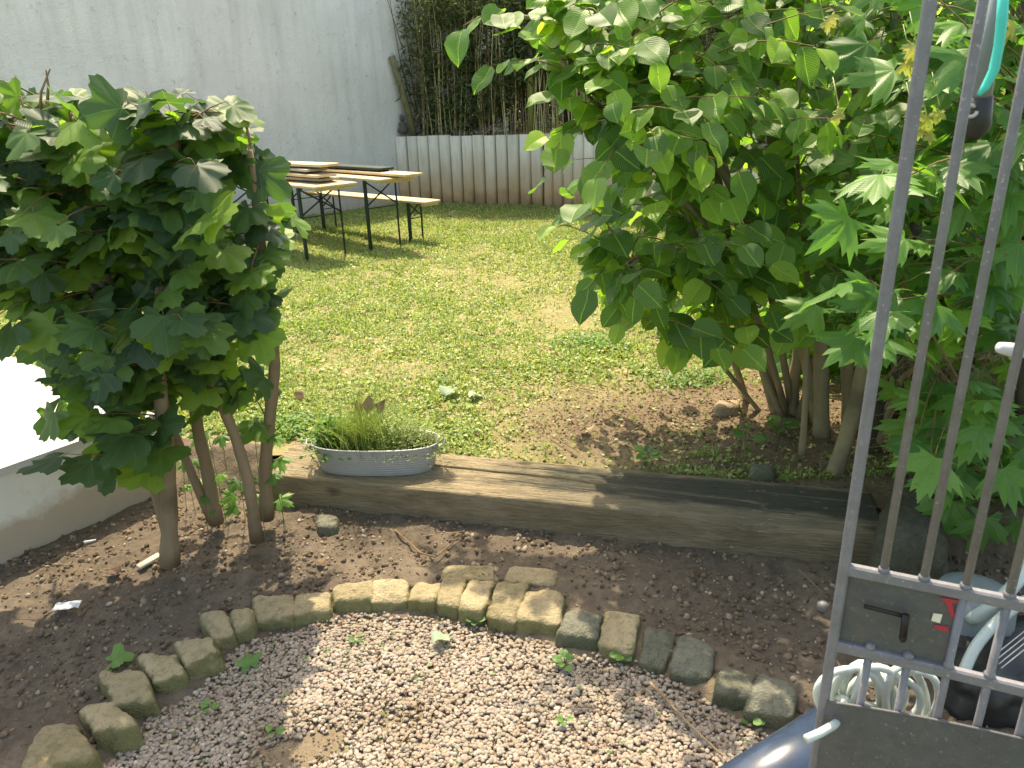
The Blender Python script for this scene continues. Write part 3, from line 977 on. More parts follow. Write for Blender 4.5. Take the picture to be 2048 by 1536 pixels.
def trestle(root, base, u, w, width, hgt, off, thick=.021, brace=True):
    """one folding leg frame: two steel legs, X brace, lower bar; base = near foot"""
    for k, s in enumerate((0, 1)):
        f = base + w * width * s
        th = thick if s == 0 else thick * .55
        mb = MB(); top = f + np.array([0, 0, hgt])
        mb.box((f + top) / 2, (th * 1.9, th * 1.2, hgt), np.array([u, w, (0, 0, 1)]), bev=.003)
        mb.box(f + [0, 0, .012], (th * 1.9, th * 1.6, .024), np.array([u, w, (0, 0, 1)]), bev=.003)
        mb.build('leg', M['green_steel'], root, off=off, smooth=False)
    a, b2 = base + [0, 0, hgt * .62], base + w * width + [0, 0, hgt * .98]
    c, d2 = base + [0, 0, hgt * .98], base + w * width + [0, 0, hgt * .62]
    mb = MB(); mb.tube([a + u * .012, b2 + u * .012], .009, 5); mb.build('brace', M['green_steel'], root, off=off)
    mb = MB(); mb.tube([c - u * .012, d2 - u * .012], .009, 5); mb.build('brace', M['green_steel'], root, off=off)
    mb = MB(); mb.tube([base + [0, 0, hgt * .6], base + w * width + [0, 0, hgt * .6]], .006, 5); mb.build('cross_bar', M['green_steel'], root, off=off)


def beer(name, label, cat, foot, u, w, width, legw, hgt, length, span, over, boards, mat, grp=None):
    root = thing(name, label, cat, tuple(foot), grp)
    off = foot
    inset = (width - legw) / 2
    start = foot - u * over - w * inset
    ax = np.array([u, w, (0, 0, 1)])
    bw = width / boards
    for k in range(boards):
        mb = MB(); mb.box(start + u * length / 2 + w * bw * (k + .5) + [0, 0, hgt - .013], (length, bw - .003, .026), ax, bev=.005)
        mb.build('board', mat, root, off=off, smooth=False)
    for e in (.05, length - .05): MB().box(start + u * e + w * width / 2 + [0, 0, hgt - .04], (.05, width * .9, .025), ax).build('batten', mat, root, off=off, smooth=False)
    trestle(root, foot, u, w, legw, hgt - .03, off)
    trestle(root, foot + u * span, u, w, legw, hgt - .03, off)
    return root, start


fB = gp(615, 525); fA = gp(742, 501); fN = gp(822, 485)
tB, sB = beer('folding_table', 'nearer pale pine folding table carrying the stack of folded boards', 'table', fB, UD, WD, .50, .46, .765, 2.2, 1.5, .32, 2, M['pine_board'], 'folding tables by the wall')
tA, sA = beer('folding_table', 'farther pale pine folding table, its end beside the bench, carrying one folded grey bench', 'table', fA, UD, WD, .50, .40, .765, 2.2, 1.5, .32, 2, M['pine_board'], 'folding tables by the wall')
uN = np.array([-.76, .65, 0]); wN = np.array([.65, .76, 0])
bN, sN = beer('folding_bench', 'long pale wooden folding bench standing between the tables and the slab wall', 'bench', fN, uN, wN, .25, .19, .47, 2.2, 1.6, .30, 1, M['pine_board'])


def folded(label, c, yaw, n, length, width, mat, grp='folded boards and benches stacked on the tables', steel=True):
    root = thing('folded_bench', label, 'folded bench', tuple(c), grp)
    u = np.array([math.cos(yaw), math.sin(yaw), 0]); w = np.array([-u[1], u[0], 0]); ax = np.array([u, w, (0, 0, 1)])
    MB().box((0, 0, .027), (length, width, .026), ax, bev=.004).build('board', mat, root, smooth=False)
    if steel:
        for e in (-.35, .35):
            for s in (-.3, .3): MB().box(u * e * length + w * s * width + [0, 0, .007], (length * .2, .02, .013), ax).build('folded_leg', M['green_steel'], root, smooth=False)
    return root


yawU = math.atan2(UD[1], UD[0])
top = .766
cB = sB + UD * .95 + WD * .25
for i, (dx, dw, z, yw, L, mt, lab) in enumerate([
    (.05, .03, 0, .10, 1.5, 'grey_board', 'lowest folded grey board of the stack on the nearer table'),
    (-.03, .0, .045, .02, 1.5, 'pine_board', 'second folded pine bench from the bottom of the stack on the nearer table'),
    (.10, .06, .092, -.05, 1.4, 'grey_board', 'third, worn grey folded board in the stack on the nearer table'),
    (.0, .0, .138, .12, 1.5, 'pine_board', 'topmost pale folded board of the stack on the nearer table')]):
    c = cB + UD * dx + WD * dw; folded(lab, (c[0], c[1], top + z), yawU + yw, i, L, .24, M[mt])
c = sA + UD * .75 + WD * .30
folded('flat pine board lying along the far edge of the farther table', (c[0], c[1], top), yawU, 9, 1.9, .24, M['pine_board'], steel=False)
folded('folded dark grey-green bench lying on the pine board of the farther table', (c[0] - .05, c[1] + .05, top + .042), yawU + .03, 9, 1.1, .2, M['green_steel'])

# ------------------------------------------------------------------ timber sleeper
tim_c = TIM_L.copy(); tim_c[2] = -.14
NX = 300; prof = []
hw, zt, zb, rr = TW / 2, .002, -.20, .016
pts = []
for t in np.linspace(-hw + rr, hw - rr, 120): pts.append((t, zt, 0, 1))
for a in np.linspace(PI / 2, 0, 4)[1:-1]: pts.append((hw - rr + rr * math.cos(a), zt - rr + rr * math.sin(a), math.cos(a), math.sin(a)))
for t in np.linspace(zt - rr, zb, 6): pts.append((hw, t, 1, 0))
for t in np.linspace(zb, zt - rr, 14): pts.append((-hw, t, -1, 0))
for a in np.linspace(PI, PI / 2, 4)[1:-1]: pts.append((-hw + rr + rr * math.cos(a), zt - rr + rr * math.sin(a), math.cos(a), math.sin(a)))
pts = np.array(pts); npf = len(pts)
xs = np.linspace(0, TL, NX)
X = np.repeat(xs[:, None], npf, 1); S = np.repeat(np.arange(npf)[None] * .012, NX, 0)
w_ = np.repeat(pts[None, :, 0], NX, 0)
disp = .006 * (fbm2(X * 1.6, S * 60, 3) - .5) + .008 * (fbm2(X * 5, S * 9, 3) - .5)
topm = (pts[:, 3] > .9)[None]
for (x0, x1, y0, y1, dep, wd_) in [(.50, 1.35, .055, .03, .030, .0055), (1.2, 2.15, .04, -.02, .036, .0075), (1.9, 2.5, .075, .06, .025, .005), (.2, .7, -.06, -.085, .012, .004), (1.5, 2.5, -.04, -.09, .018, .005), (1.0, 1.9, .10, .09, .012, .004), (.9, 1.6, -.02, -.05, .008, .003)]:
    yc = y0 + (y1 - y0) * (X - x0) / (x1 - x0) + .010 * (fbm2(X * 7, X * 0 + y0 * 90, 3) - .5)
    m_ = np.clip((X - x0) / .12, 0, 1) * np.clip((x1 - X) / .12, 0, 1)
    disp -= topm * dep * 1.3 * m_ * np.exp(-((w_ - yc) / wd_) ** 2)
# worn front edge to the right
wear = np.clip((X - 1.5) / .8, 0, 1) * .012 * fbm2(X * 6, X * 0, 3)
fr = np.exp(-((w_ + hw) / .03) ** 2) * topm
disp -= fr * wear
V = np.stack([X, w_ + disp * pts[None, :, 2], pts[None, :, 1] + disp * pts[None, :, 3]], -1).reshape(-1, 3)
i, j = np.meshgrid(np.arange(NX - 1), np.arange(npf), indexing='ij')
a = (i * npf + j).ravel(); b2 = (i * npf + (j + 1) % npf).ravel()
F = np.stack([a, a + npf, b2 + npf, b2], 1).tolist() + [list(range(npf)), [(NX - 1) * npf + q for q in range(npf)][::-1]]
tm = mesh('timber_sleeper', V, F, M['timber'])
to = obj('timber_sleeper', tm)
to.matrix_world = Matrix([[td[0], tn[0], 0, TIM_L[0] + tn[0] * hw], [td[1], tn[1], 0, TIM_L[1] + tn[1] * hw], [0, 0, 1, 0], [0, 0, 0, 1]])
tag(to, 'long weathered oak sleeper with a split along its top, edging the lawn', 'sleeper')


# ------------------------------------------------------------------ stones
def stone_mesh(name, corners, z0, z1, mat, seed, nn=5.0, amp=.013, tap=.06, res=9, loc=None):
    c = np.array([np.asarray(p)[:2] for p in corners])     # tl tr br bl
    t = np.linspace(-1, 1, res)
    V = []; F = []
    idx = {}
    def vid(p):
        k = tuple(np.round(p, 5))
        if k not in idx: idx[k] = len(V); V.append(p)
        return idx[k]
    for axn in range(3):
        for s in (-1, 1):
            g = [[None] * res for _ in range(res)]
            for i in range(res):
                for j in range(res):
                    p = [0, 0, 0]; p[axn] = s; p[(axn + 1) % 3] = t[i]; p[(axn + 2) % 3] = t[j]
                    g[i][j] = vid(p)
            for i in range(res - 1):
                for j in range(res - 1):
                    f = (g[i][j], g[i + 1][j], g[i + 1][j + 1], g[i][j + 1])
                    F.append(f if s > 0 else f[::-1])
    P = np.array(V, float)
    r = (np.abs(P) ** nn).sum(1) ** (1 / nn)
    Q = P / r[:, None]
    u = (Q[:, 0] + 1) / 2; v = (Q[:, 1] + 1) / 2
    xy = (c[3][None] * (1 - u[:, None]) + c[2][None] * u[:, None]) * (1 - v[:, None]) + (c[0][None] * (1 - u[:, None]) + c[1][None] * u[:, None]) * v[:, None]
    ctr = c.mean(0); xy = ctr + (xy - ctr) * (1.06 - tap * Q[:, 2:3])
    rs = np.random.default_rng(seed)
    tilt = rs.normal(size=2) * .05
    z = z0 + (z1 - z0) * (Q[:, 2] + 1) / 2 + ((xy - ctr) @ tilt) * (Q[:, 2] > 0)
    W = np.column_stack([xy, z])
    nd = np.abs(vn3(W * 20 + seed * 3.7) - .5) * -1.3 + .3 + .45 * (vn3(W * 60 + seed) - .5) + .9 * (vn3(W * 9 + seed * 1.3) - .5)
    dirn = Q / np.linalg.norm(Q, axis=1)[:, None]
    W = W + dirn * nd[:, None] * amp
    L = np.array([ctr[0], ctr[1], z0]) if loc is None else loc
    o = obj(name, mesh(name, W - L, F, mat), loc=tuple(L))
    return o


ST = [  # corners tl tr br bl in photo pixels of the top face, top height, height of foot, material, label
    ([(75, 1440), (150, 1436), (200, 1500), (20, 1560)], -.085, 'sandstone', 'largest pale rounded sandstone block, first of the curved edging, near left corner'),
    ([(150, 1410), (235, 1395), (282, 1455), (190, 1470)], -.10, 'sandstone', 'second mossy-sided edging block from the near left end, beside the largest pale block'),
    ([(190, 1345), (285, 1338), (312, 1395), (235, 1410)], -.10, 'sandstone', 'third edging block from the near left end, tan with a faceted side'),
    ([(265, 1305), (355, 1305), (375, 1345), (305, 1365)], -.105, 'sandstone', 'fourth edging block from the near left end, dull brown, left of the tall wedge-shaped one'),
    ([(345, 1288), (425, 1274), (438, 1300), (370, 1325)], -.09, 'sandstone', 'tall wedge-shaped yellow-green edging block, standing proud, fifth from the near left end'),
    ([(388, 1240), (445, 1230), (470, 1262), (425, 1278)], -.105, 'sandstone', 'small rounded edging stone right behind the tall wedge-shaped one'),
    ([(450, 1228), (500, 1222), (508, 1245), (470, 1258)], -.11, 'sandstone', 'smallest rounded edging stone, between two wider ones on the left bend'),
    ([(500, 1195), (580, 1192), (583, 1222), (508, 1232)], -.105, 'sandstone', 'wide brownish edging stone left of the green mossy one'),
    ([(583, 1190), (655, 1185), (655, 1210), (585, 1222)], -.11, 'sandstone', 'low edging stone with a bright green mossy front, where the sunlight begins'),
    ([(662, 1172), (742, 1160), (744, 1190), (668, 1195)], -.105, 'sandstone', 'long sunlit edging stone with twig shadows on it, right of the green mossy one'),
    ([(745, 1165), (812, 1160), (812, 1190), (742, 1195)], -.11, 'sandstone', 'flat pinkish-tan edging stone at the top of the curve, lit by the sun'),
    ([(828, 1163), (885, 1162), (868, 1200), (815, 1192)], -.11, 'sandstone', 'slanting small edging stone with a chipped front, just left of the narrowest upright one'),
    ([(885, 1155), (930, 1155), (920, 1205), (876, 1198)], -.105, 'sandstone', 'narrowest pale grey-green edging stone at the top of the curve'),
    ([(938, 1160), (990, 1158), (965, 1215), (918, 1208)], -.10, 'sandstone', 'slanted yellow edging stone with a deep gap on its right side'),
    ([(998, 1170), (1058, 1170), (1030, 1230), (975, 1218)], -.10, 'sandstone', 'tilted tan edging stone left of the big square sunlit one'),
    ([(1052, 1180), (1130, 1190), (1118, 1240), (1030, 1226)], -.095, 'sandstone', 'big square sunlit edging stone with a flat top, right of the curve top'),
    ([(1140, 1225), (1205, 1232), (1195, 1268), (1115, 1258)], -.105, 'greystone', 'grey-green edging stone half in shade, right of the big square sunlit one'),
    ([(1212, 1222), (1282, 1232), (1262, 1290), (1196, 1280)], -.11, 'sandstone', 'brown shaded trapezoid edging stone, first past the half-shaded grey one'),
    ([(1300, 1262), (1358, 1275), (1330, 1325), (1278, 1312)], -.125, 'greystone', 'half-buried flat edging stone, barely above the soil on the right'),
    ([(1370, 1278), (1438, 1300), (1420, 1345), (1340, 1325)], -.11, 'greystone', 'grey-green shaded edging stone right of the half-buried one'),
    ([(1455, 1335), (1515, 1352), (1505, 1390), (1430, 1375)], -.105, 'greystone', 'grey pointed edging stone, second to last at the right end, a white chip on top'),
    ([(1530, 1350), (1602, 1388), (1580, 1425), (1490, 1405)], -.10, 'greystone', 'last large grey edging block at the right end, beside the blue tube'),
]
for i, (c, zt_, mt, lab) in enumerate(ST):
    pc = [gp(x, y, zt_) for x, y in c]; mc_ = sum(pc) / 4; pc = [mc_ + (q_ - mc_) * (.99 if i < 5 else 1.06) for q_ in pc]; pc[0][1] += .0 if i < 5 else .03; pc[1][1] += .0 if i < 5 else .03; zt_ = zt_ - (.0 if i < 7 else .016)
    o = stone_mesh('edging_stone', pc, -.27, zt_ + .004, M[mt], i + 2, nn=4.5 if i in (0, 5, 6) else 6.8, amp=.026 if i < 5 else .018, tap=.02, res=17)
    tag(o, lab, 'stone', 'sandstone blocks edging the gravel')
for i, (c, lab) in enumerate([([(890, 1128), (1010, 1124), (1000, 1158), (880, 1158)], 'flat sunlit paving piece set in the soil behind the top of the edging'),
                              ([(1015, 1126), (1120, 1135), (1110, 1168), (1008, 1162)], 'flat sandy paving piece half in shade, behind the big square edging stone')]):
    o = stone_mesh('flat_stone', [gp(x, y, -.125) for x, y in c], -.22, -.128, M['sandstone'], 60 + i, nn=7, amp=.008)
    tag(o, lab, 'stone', 'flat stones behind the edging')
o = stone_mesh('boulder', [gp(1775, 955, .10), gp(1865, 935, .10), gp(1915, 1090, .08), gp(1745, 1085, .08)], -.3, .10, M['rock'], 81, nn=5, amp=.03, tap=.10, res=14)
tag(o, 'big dark grey rock at the right end of the sleeper, behind the gate', 'rock')
for (px, py, sx, sy, z1, zz, mt, lab) in [(1455, 812, 24, 9, .045, 0, 'brick', 'pale broken brick lying in front of the hazel stems'), (1525, 942, 26, 11, .03, 0, 'greystone', 'rounded brown stone on bare soil behind the sleeper'),
                                          (655, 1046, 22, 14, -.10, 1, 'greystone', 'flat grey-brown shard of stone on the soil below the sleeper, left end'),
                                          (1130, 1262, 1, 1, 0, 2, '', ''), (1238, 1345, 22, 14, -.175, 1, 'greystone', 'pointed grey stone lying on the gravel below the brown trapezoid edging stone')]:
    if not lab: continue
    z = z1 - .02
    o = stone_mesh('loose_stone', [gp(px - sx, py - sy, z), gp(px + sx, py - sy * .8, z), gp(px + sx * .9, py + sy, z), gp(px - sx, py + sy, z)], z1 - .07, z1, M[mt], int(px), nn=4, amp=.008, res=7)
    tag(o, lab, 'stone')


# ------------------------------------------------------------------ leaf shapes
def hazel_leaf_mesh(name, mat):
    """rounded, pointed, folded on the midrib"""
    ys = [0, .12, .30, .50, .70, .86, 1.0]
    wd_ = [.06, .29, .40, .43, .38, .24, 0.0]
    V = []; U = []; F = []
    for s in (-1, 1):
        b0 = len(V)
        for j, (yy, w) in enumerate(zip(ys, wd_)):
            dr = -.16 * yy * yy
            jag = (1.05 if j % 2 else .97)
            for t in (0, .5, 1):
                V.append((s * w * t * jag, yy - (.05 * t if 0 < j < 6 else 0) + (.0), dr + w * t * .28 - .18 * (w * t) ** 2 + .015 * math.sin(j * 2.1 + t * 3)))
                U.append((s * w * t, yy))
        for j in range(6):
            for k_ in range(2):
                q = (b0 + j * 3 + k_, b0 + j * 3 + k_ + 1, b0 + (j + 1) * 3 + k_ + 1, b0 + (j + 1) * 3 + k_)
                q = q if s > 0 else q[::-1]
                F += [(q[0], q[1], q[2]), (q[0], q[2], q[3])]
    return np.array(V), np.array(F), np.array(U)


def palmate(lobes, teeth, droop=.25, sinus=.50):
    """lobes: list of (angle deg, length, half width deg); outline fan from the leaf base"""
    out = []
    for i, (a, L, w) in enumerate(lobes):
        a0 = math.radians(a)
        for (da, rr_) in teeth:
            out.append((a0 + math.radians(da) * w / 20.0, L * rr_))
        if i < len(lobes) - 1:
            an, Ln, wn_ = lobes[i + 1]
            out.append((math.radians((a + an) / 2), sinus * min(L, Ln) + .02))
    V = [(0, 0, 0)]; U = [(0, 0)]; F = []
    n_ = len(out)
    for ring, fr_ in ((0, .5), (1, 1.0)):
        for (a, r_) in out:
            x_, y_ = r_ * fr_ * math.sin(a), r_ * fr_ * math.cos(a)
            z_ = -droop * (r_ * fr_) ** 2 * .9 + .035 * math.cos(a * 7.6) * fr_
            V.append((x_, y_, z_)); U.append((x_, y_))
    for i in range(n_ - 1):
        F.append((0, 1 + i + 1, 1 + i))
        a, b_2, c_, d_ = 1 + i, 1 + i + 1, 1 + n_ + i + 1, 1 + n_ + i
        F += [(a, b_2, c_), (a, c_, d_)]
    V = np.array(V, float); V[:, 0] *= 1
    return V, np.array(F)[:, ::-1], np.array(U)


HZ = hazel_leaf_mesh('h', None)
SY = palmate([(-125, .52, 17), (-60, .82, 25), (0, .95, 25), (60, .82, 25), (125, .52, 17)], [(-17, .80), (-12, .90), (-7, .89), (0, 1.0), (7, .89), (12, .90), (17, .80)], .10, .70)
MP = palmate([(-112, .50, 13), (-54, .86, 21), (0, 1.0, 21), (54, .86, 21), (112, .50, 13)], [(-18, .62), (-12, .82), (-8, .70), (0, 1.0), (8, .70), (12, .82), (18, .62)], .18)
SMALL = (leafV, leafF, leafV[:, :2])


def variants(name, base, mat, k=3):
    r = []
    for i in range(k):
        V, F, U = base
        V = V.copy()
        V[:, 2] += (.05 * np.sin(V[:, 1] * (5 + i) + i) + .06 * V[:, 0] * np.sin(V[:, 1] * 4 + i * 2)) + (-.10 * i * V[:, 1] ** 2)
        V[:, 0] += .05 * (i - 1) * V[:, 1] ** 2
        r.append((V, F, U, mesh(name, V, F, mat, uv=U)))
    return r


VH = variants('leaf', HZ, M['hazel_leaf']); VS = variants('leaf', SY, M['sycamore_leaf']); VM = variants('leaf', MP, M['maple_leaf'])
VY = variants('leaf', MP, M['young_leaf'], 1)


def frame(tip, nrm):
    y = np.asarray(tip, float); y /= np.linalg.norm(y)
    z = nrm - np.dot(nrm, y) * y
    z /= np.linalg.norm(z) + 1e-9
    x = np.cross(y, z)
    return np.column_stack([x, y, z])


def inpoly(px, py, poly):
    r = False; n_ = len(poly); j = n_ - 1
    for i in range(n_):
        xi, yi = poly[i]; xj, yj = poly[j]
        if (yi > py) != (yj > py) and px < (xj - xi) * (py - yi) / (yj - yi) + xi: r = not r
        j = i
    return r


def bez(p0, p1, p2, n_=8):
    t = np.linspace(0, 1, n_)[:, None]
    return (1 - t) ** 2 * p0 + 2 * t * (1 - t) * p1 + t * t * p2


def put_leaves(root, off, L, vars_, stuff_mat, cap, score):
    """L: list of (pos, R, size); the 'cap' leaves that show largest become parts, the rest one stuff part"""
    L = sorted(L, key=score)
    for (p, R, s) in L[:cap]:
        o = obj('leaf', random.choice(vars_)[3], root)
        m = Matrix([[R[0, 0] * s, R[0, 1] * s, R[0, 2] * s, p[0] - off[0]], [R[1, 0] * s, R[1, 1] * s, R[1, 2] * s, p[1] - off[1]],
                    [R[2, 0] * s, R[2, 1] * s, R[2, 2] * s, p[2] - off[2]], [0, 0, 0, 1]])
        o.matrix_basis = m
    rest = L[cap:]
    if rest:
        vi = rng.integers(0, len(vars_), len(rest))
        mV, mF, mU, mr, k0 = [], [], [], [], 0
        for v in range(len(vars_)):
            sel = [rest[i] for i in range(len(rest)) if vi[i] == v]
            if not sel: continue
            V, F, U, _ = vars_[v]
            P = np.array([q[0] for q in sel]) - off; R = np.array([q[1] for q in sel]); S = np.array([q[2] for q in sel])
            W = np.einsum('nij,nkj->nki', R, V[None] * S[:, None, None]) + P[:, None, :]
            mV.append(W.reshape(-1, 3)); mF.append((F[None] + (np.arange(len(sel)) * len(V))[:, None, None]).reshape(-1, 3) + k0)
            mU.append(np.tile(U, (len(sel), 1))); mr.append(np.repeat(rng.random(len(sel)), len(V))); k0 += len(sel) * len(V)
        o = obj('foliage', mesh('foliage', np.concatenate(mV), np.concatenate(mF), stuff_mat, uv=np.concatenate(mU), rnd=np.concatenate(mr)), root)
        tag(o, kind='stuff')


def seen_score(q):
    v = np.array(q[0]) - [0, 0, H]
    c = CM.T @ v
    dep = -c[2]
    if dep <= .1: return 9
    x_, y_ = FPX * c[0] / dep, FPX * c[1] / dep
    if abs(x_) > 1080 or abs(y_) > 820: return 9
    return (v[1]) / 10 - q[2] / dep * .5


def crown(stems, tips, kleaf, lsize, droop, face, twig_r=.003, hang=.3, spread=.5, pet=.35, sub=.5):
    """tips: cluster end points. returns leaves and twigs"""
    sp = np.concatenate(stems)
    L = []; tw = MB()
    for p in tips:
        dd = np.linalg.norm((sp - p) * [1, 1, 1.0], axis=1) + .6 * np.clip(sp[:, 2] - p[2], 0, 9)
        q = sp[np.argsort(dd)[rng.integers(0, 6)]]
        ln = np.linalg.norm(p - q)
        mid = (p + q) / 2 + [0, 0, .15 * ln] + rng.normal(size=3) * .05 * ln
        C = bez(q, mid, p, 7)
        tw.tube(C, np.linspace(twig_r * (1 + ln * 1.5), twig_r * .5, 7), 4, cap=False)
        k_ = max(2, int(kleaf * rng.uniform(.7, 1.3)))
        lo = max(0., 1 - sub / max(ln, .05))
        ts = np.linspace(lo + (1 - lo) * .1, 1, k_)
        for i, t in enumerate(ts):
            f = t * 6; a_ = min(int(f), 5); c_ = C[a_] + (C[a_ + 1] - C[a_]) * (f - a_)
            dr = C[a_ + 1] - C[a_]; dr /= np.linalg.norm(dr) + 1e-9
            side = np.cross(dr, [0, 0, 1]); side /= np.linalg.norm(side) + 1e-9
            s_ = 1 if i % 2 else -1
            tip = dr * .5 + side * s_ * spread + np.array([0, 0, -droop]) + face * hang + rng.normal(size=3) * .25
            if i == k_ - 1: tip = dr + np.array([0, 0, -droop]) + rng.normal(size=3) * .2
            tip /= np.linalg.norm(tip)
            nr = np.array([0, 0, 1.]) * .75 + face * .55 + rng.normal(size=3) * .33
            sz = lsize[0] + (lsize[1] - lsize[0]) * rng.random() ** .8
            base = c_ + tip * sz * pet
            if pet > .1: tw.tube([c_, (c_ + base) / 2 + [0, 0, .01], base], twig_r * .45, 3, cap=False)
            L.append((base, frame(tip, nr), sz))
    return L, tw


# ------------------------------------------------------------------ sycamore in front on the left
SYB = gp(430, 1050, -.14)
syc = thing('sycamore_bush', 'bushy multi-stemmed young sycamore with large dark lobed leaves, cut off at the top', 'bush', tuple(SYB))
Y0 = gp(430, 1050, -.14)[1]


def lower(x, y): return np.array([x, y, low_z(np.array([x]), np.array([y]))[0] - .05])


sdefs = [  # pixel track of each stem, distance drift, radius
    ([(340, 1128), (338, 1000), (332, 880), (315, 740), (325, 560), (345, 400), (350, 262)], 2.48, 2.55, .030),
    ([(432, 1045), (415, 940), (395, 860), (385, 760), (400, 560), (385, 380), (372, 248)], 2.78, 2.72, .026),
    ([(514, 1082), (497, 960), (470, 870), (430, 780), (395, 700), (330, 560), (250, 420)], 2.62, 2.62, .022),
    ([(533, 1036), (530, 930), (540, 830), (550, 740), (546, 640), (520, 470), (498, 300)], 2.80, 2.72, .026),
    ([(345, 1100), (250, 780), (185, 600), (140, 480), (100, 330), (85, 200)], 2.60, 2.85, .018),
    ([(425, 1040), (300, 760), (215, 560), (160, 400), (150, 260)], 2.78, 2.60, .018)]
sstems = []
for tr, ya, yb, r in sdefs:
    P = np.array([at(x, y, ya + (yb - ya) * i / (len(tr) - 1)) for i, (x, y) in enumerate(tr)])
    P = P * .965 + np.array([0, 0, H]) * .035       # lean
    P[:, 2] = np.maximum(P[:, 2], -.19)
    # densify
    t = np.linspace(0, len(P) - 1, 24); Q = np.array([[np.interp(v, range(len(P)), P[:, c]) for c in range(3)] for v in t])
    Q[1:-1] = (Q[:-2] + Q[1:-1] * 2 + Q[2:]) / 4
    sstems.append(Q[4:])
    rad = r * np.interp(np.linspace(0, 1, 24), [0, .08, .5, 1], [1.25, 1, .8, .45])
    rad = rad * (1 + .06 * np.sin(np.arange(24) * 2.3))
    MB().tube(Q, rad, 10).build('stem', M['bark'], syc, off=SYB)

poly_px = [(-160, 190), (0, 205), (60, 175), (95, 165), (185, 175), (240, 195), (300, 235), (330, 270), (395, 275), (430, 215), (460, 200), (480, 260), (530, 295), (540, 325),
           (490, 372), (500, 430), (505, 520), (515, 620), (480, 655), (480, 720), (450, 750), (450, 800), (400, 840), (330, 830), (260, 860), (215, 880),
           (200, 820), (170, 720), (110, 650), (40, 620), (0, 580), (-160, 560)]
Yc = 2.55
pol = [tuple(at(x, y, Yc)[[0, 2]]) for x, y in poly_px]
xs_ = [p[0] for p in pol]; zs_ = [p[1] for p in pol]
tips = []
while len(tips) < 118:
    x_, z_ = rng.uniform(min(xs_), max(xs_)), rng.uniform(min(zs_), max(zs_))
    if not inpoly(x_, z_, pol): continue
    tips.append(np.array([x_, Yc + rng.uniform(-.34, .42), z_]))
for i in range(60):
    tips.append(at(rng.uniform(-480, 10), rng.uniform(150, 600), Yc + rng.uniform(-.3, .5)))
for i in range(26):
    tips.append(at(rng.uniform(60, 500), rng.uniform(195, 270), Yc + rng.uniform(-.25, .35)))
for i in range(26):
    tips.append(at(rng.uniform(240, 500), rng.uniform(260, 700), Yc + rng.uniform(-.3, .2)))
for i in range(15):
    tips.append(at(rng.uniform(380, 500), rng.uniform(600, 770), Yc + rng.uniform(-.15, .25)))
for i in range(10):
    tips.append(at(rng.uniform(440, 520), rng.uniform(540, 640), Yc + rng.uniform(-.1, .2)))
face = np.array([.12, -.85, .25])
L, tw = crown(sstems, tips, 4.6, (.06, .145), .40, face, .0028, .35, .5, .4, .35)
# wilted leaves hanging low at the left
for (px, py) in [(100, 735), (130, 760), (160, 790), (150, 830), (190, 720), (235, 840), (215, 900), (110, 850), (205, 780)]:
    p = at(px, py - 25, 2.45 + rng.uniform(-.1, .1))
    L.append((p, frame(np.array([rng.normal() * .2, 0, -1.]), np.array([rng.normal(), rng.normal(), .1])), rng.uniform(.09, .13)))
put_leaves(syc, SYB, L, VS, M['sycamore_leaf'], 300, seen_score)
tag(tw.build('twigs', M['twig'], syc, off=SYB), kind='stuff')
# cut twigs sticking out of the top
mb = MB()
for (x0, y0, x1, y1) in [(285, 250, 248, 185), (320, 270, 292, 182), (335, 275, 320, 190), (350, 262, 352, 208), (95, 200, 92, 140), (80, 220, 100, 138), (300, 215, 440, 225), (70, 240, 40, 190), (352, 300, 270, 210), (500, 290, 495, 225), (285, 215, 410, 228)]:
    a, b_2 = at(x0, y0, 2.5), at(x1, y1, 2.47)
    MB().tube([a, (a + b_2) / 2 + rng.normal(size=3) * .006, b_2], [.005, .004, .0025], 5).build('cut_twig', M['dry_twig'], syc, off=SYB)
p = at(494, 262, 2.45)
obj('bud_leaf', mesh('bud_leaf', leafV * [.045, .075, .06], leafF, M['purple_leaf']), syc).matrix_basis = Matrix.Translation(tuple(p - SYB)) @ Matrix.Rotation(1.35, 4, 'X')
# ground shoots between the stems
L2 = []
for i in range(34):
    px, py = rng.uniform(350, 560), rng.uniform(840, 1010)
    p = at(px, py, 2.75 + rng.uniform(-.1, .15))
    L2.append((p, frame(np.array([rng.normal(), -.6, -.3]), np.array([rng.normal() * .4, -.5, 1])), rng.uniform(.035, .075)))
shoot = MB()
for q in L2[:20]:
    g_ = q[0].copy(); g_[2] = -.15; shoot.tube([g_ + rng.normal(size=3) * .02, q[0]], .0016, 3, cap=False)
sp_ = thing('seedlings', 'cluster of small pale green seedlings between the sycamore stems', 'seedlings', tuple(gp(450, 1020, -.14)))
so_ = gp(450, 1020, -.14)
put_leaves(sp_, so_, L2, VM, M['maple_leaf'], 60, lambda q: 0)
tag(shoot.build('stalks', M['chive'], sp_, off=so_), kind='stuff')

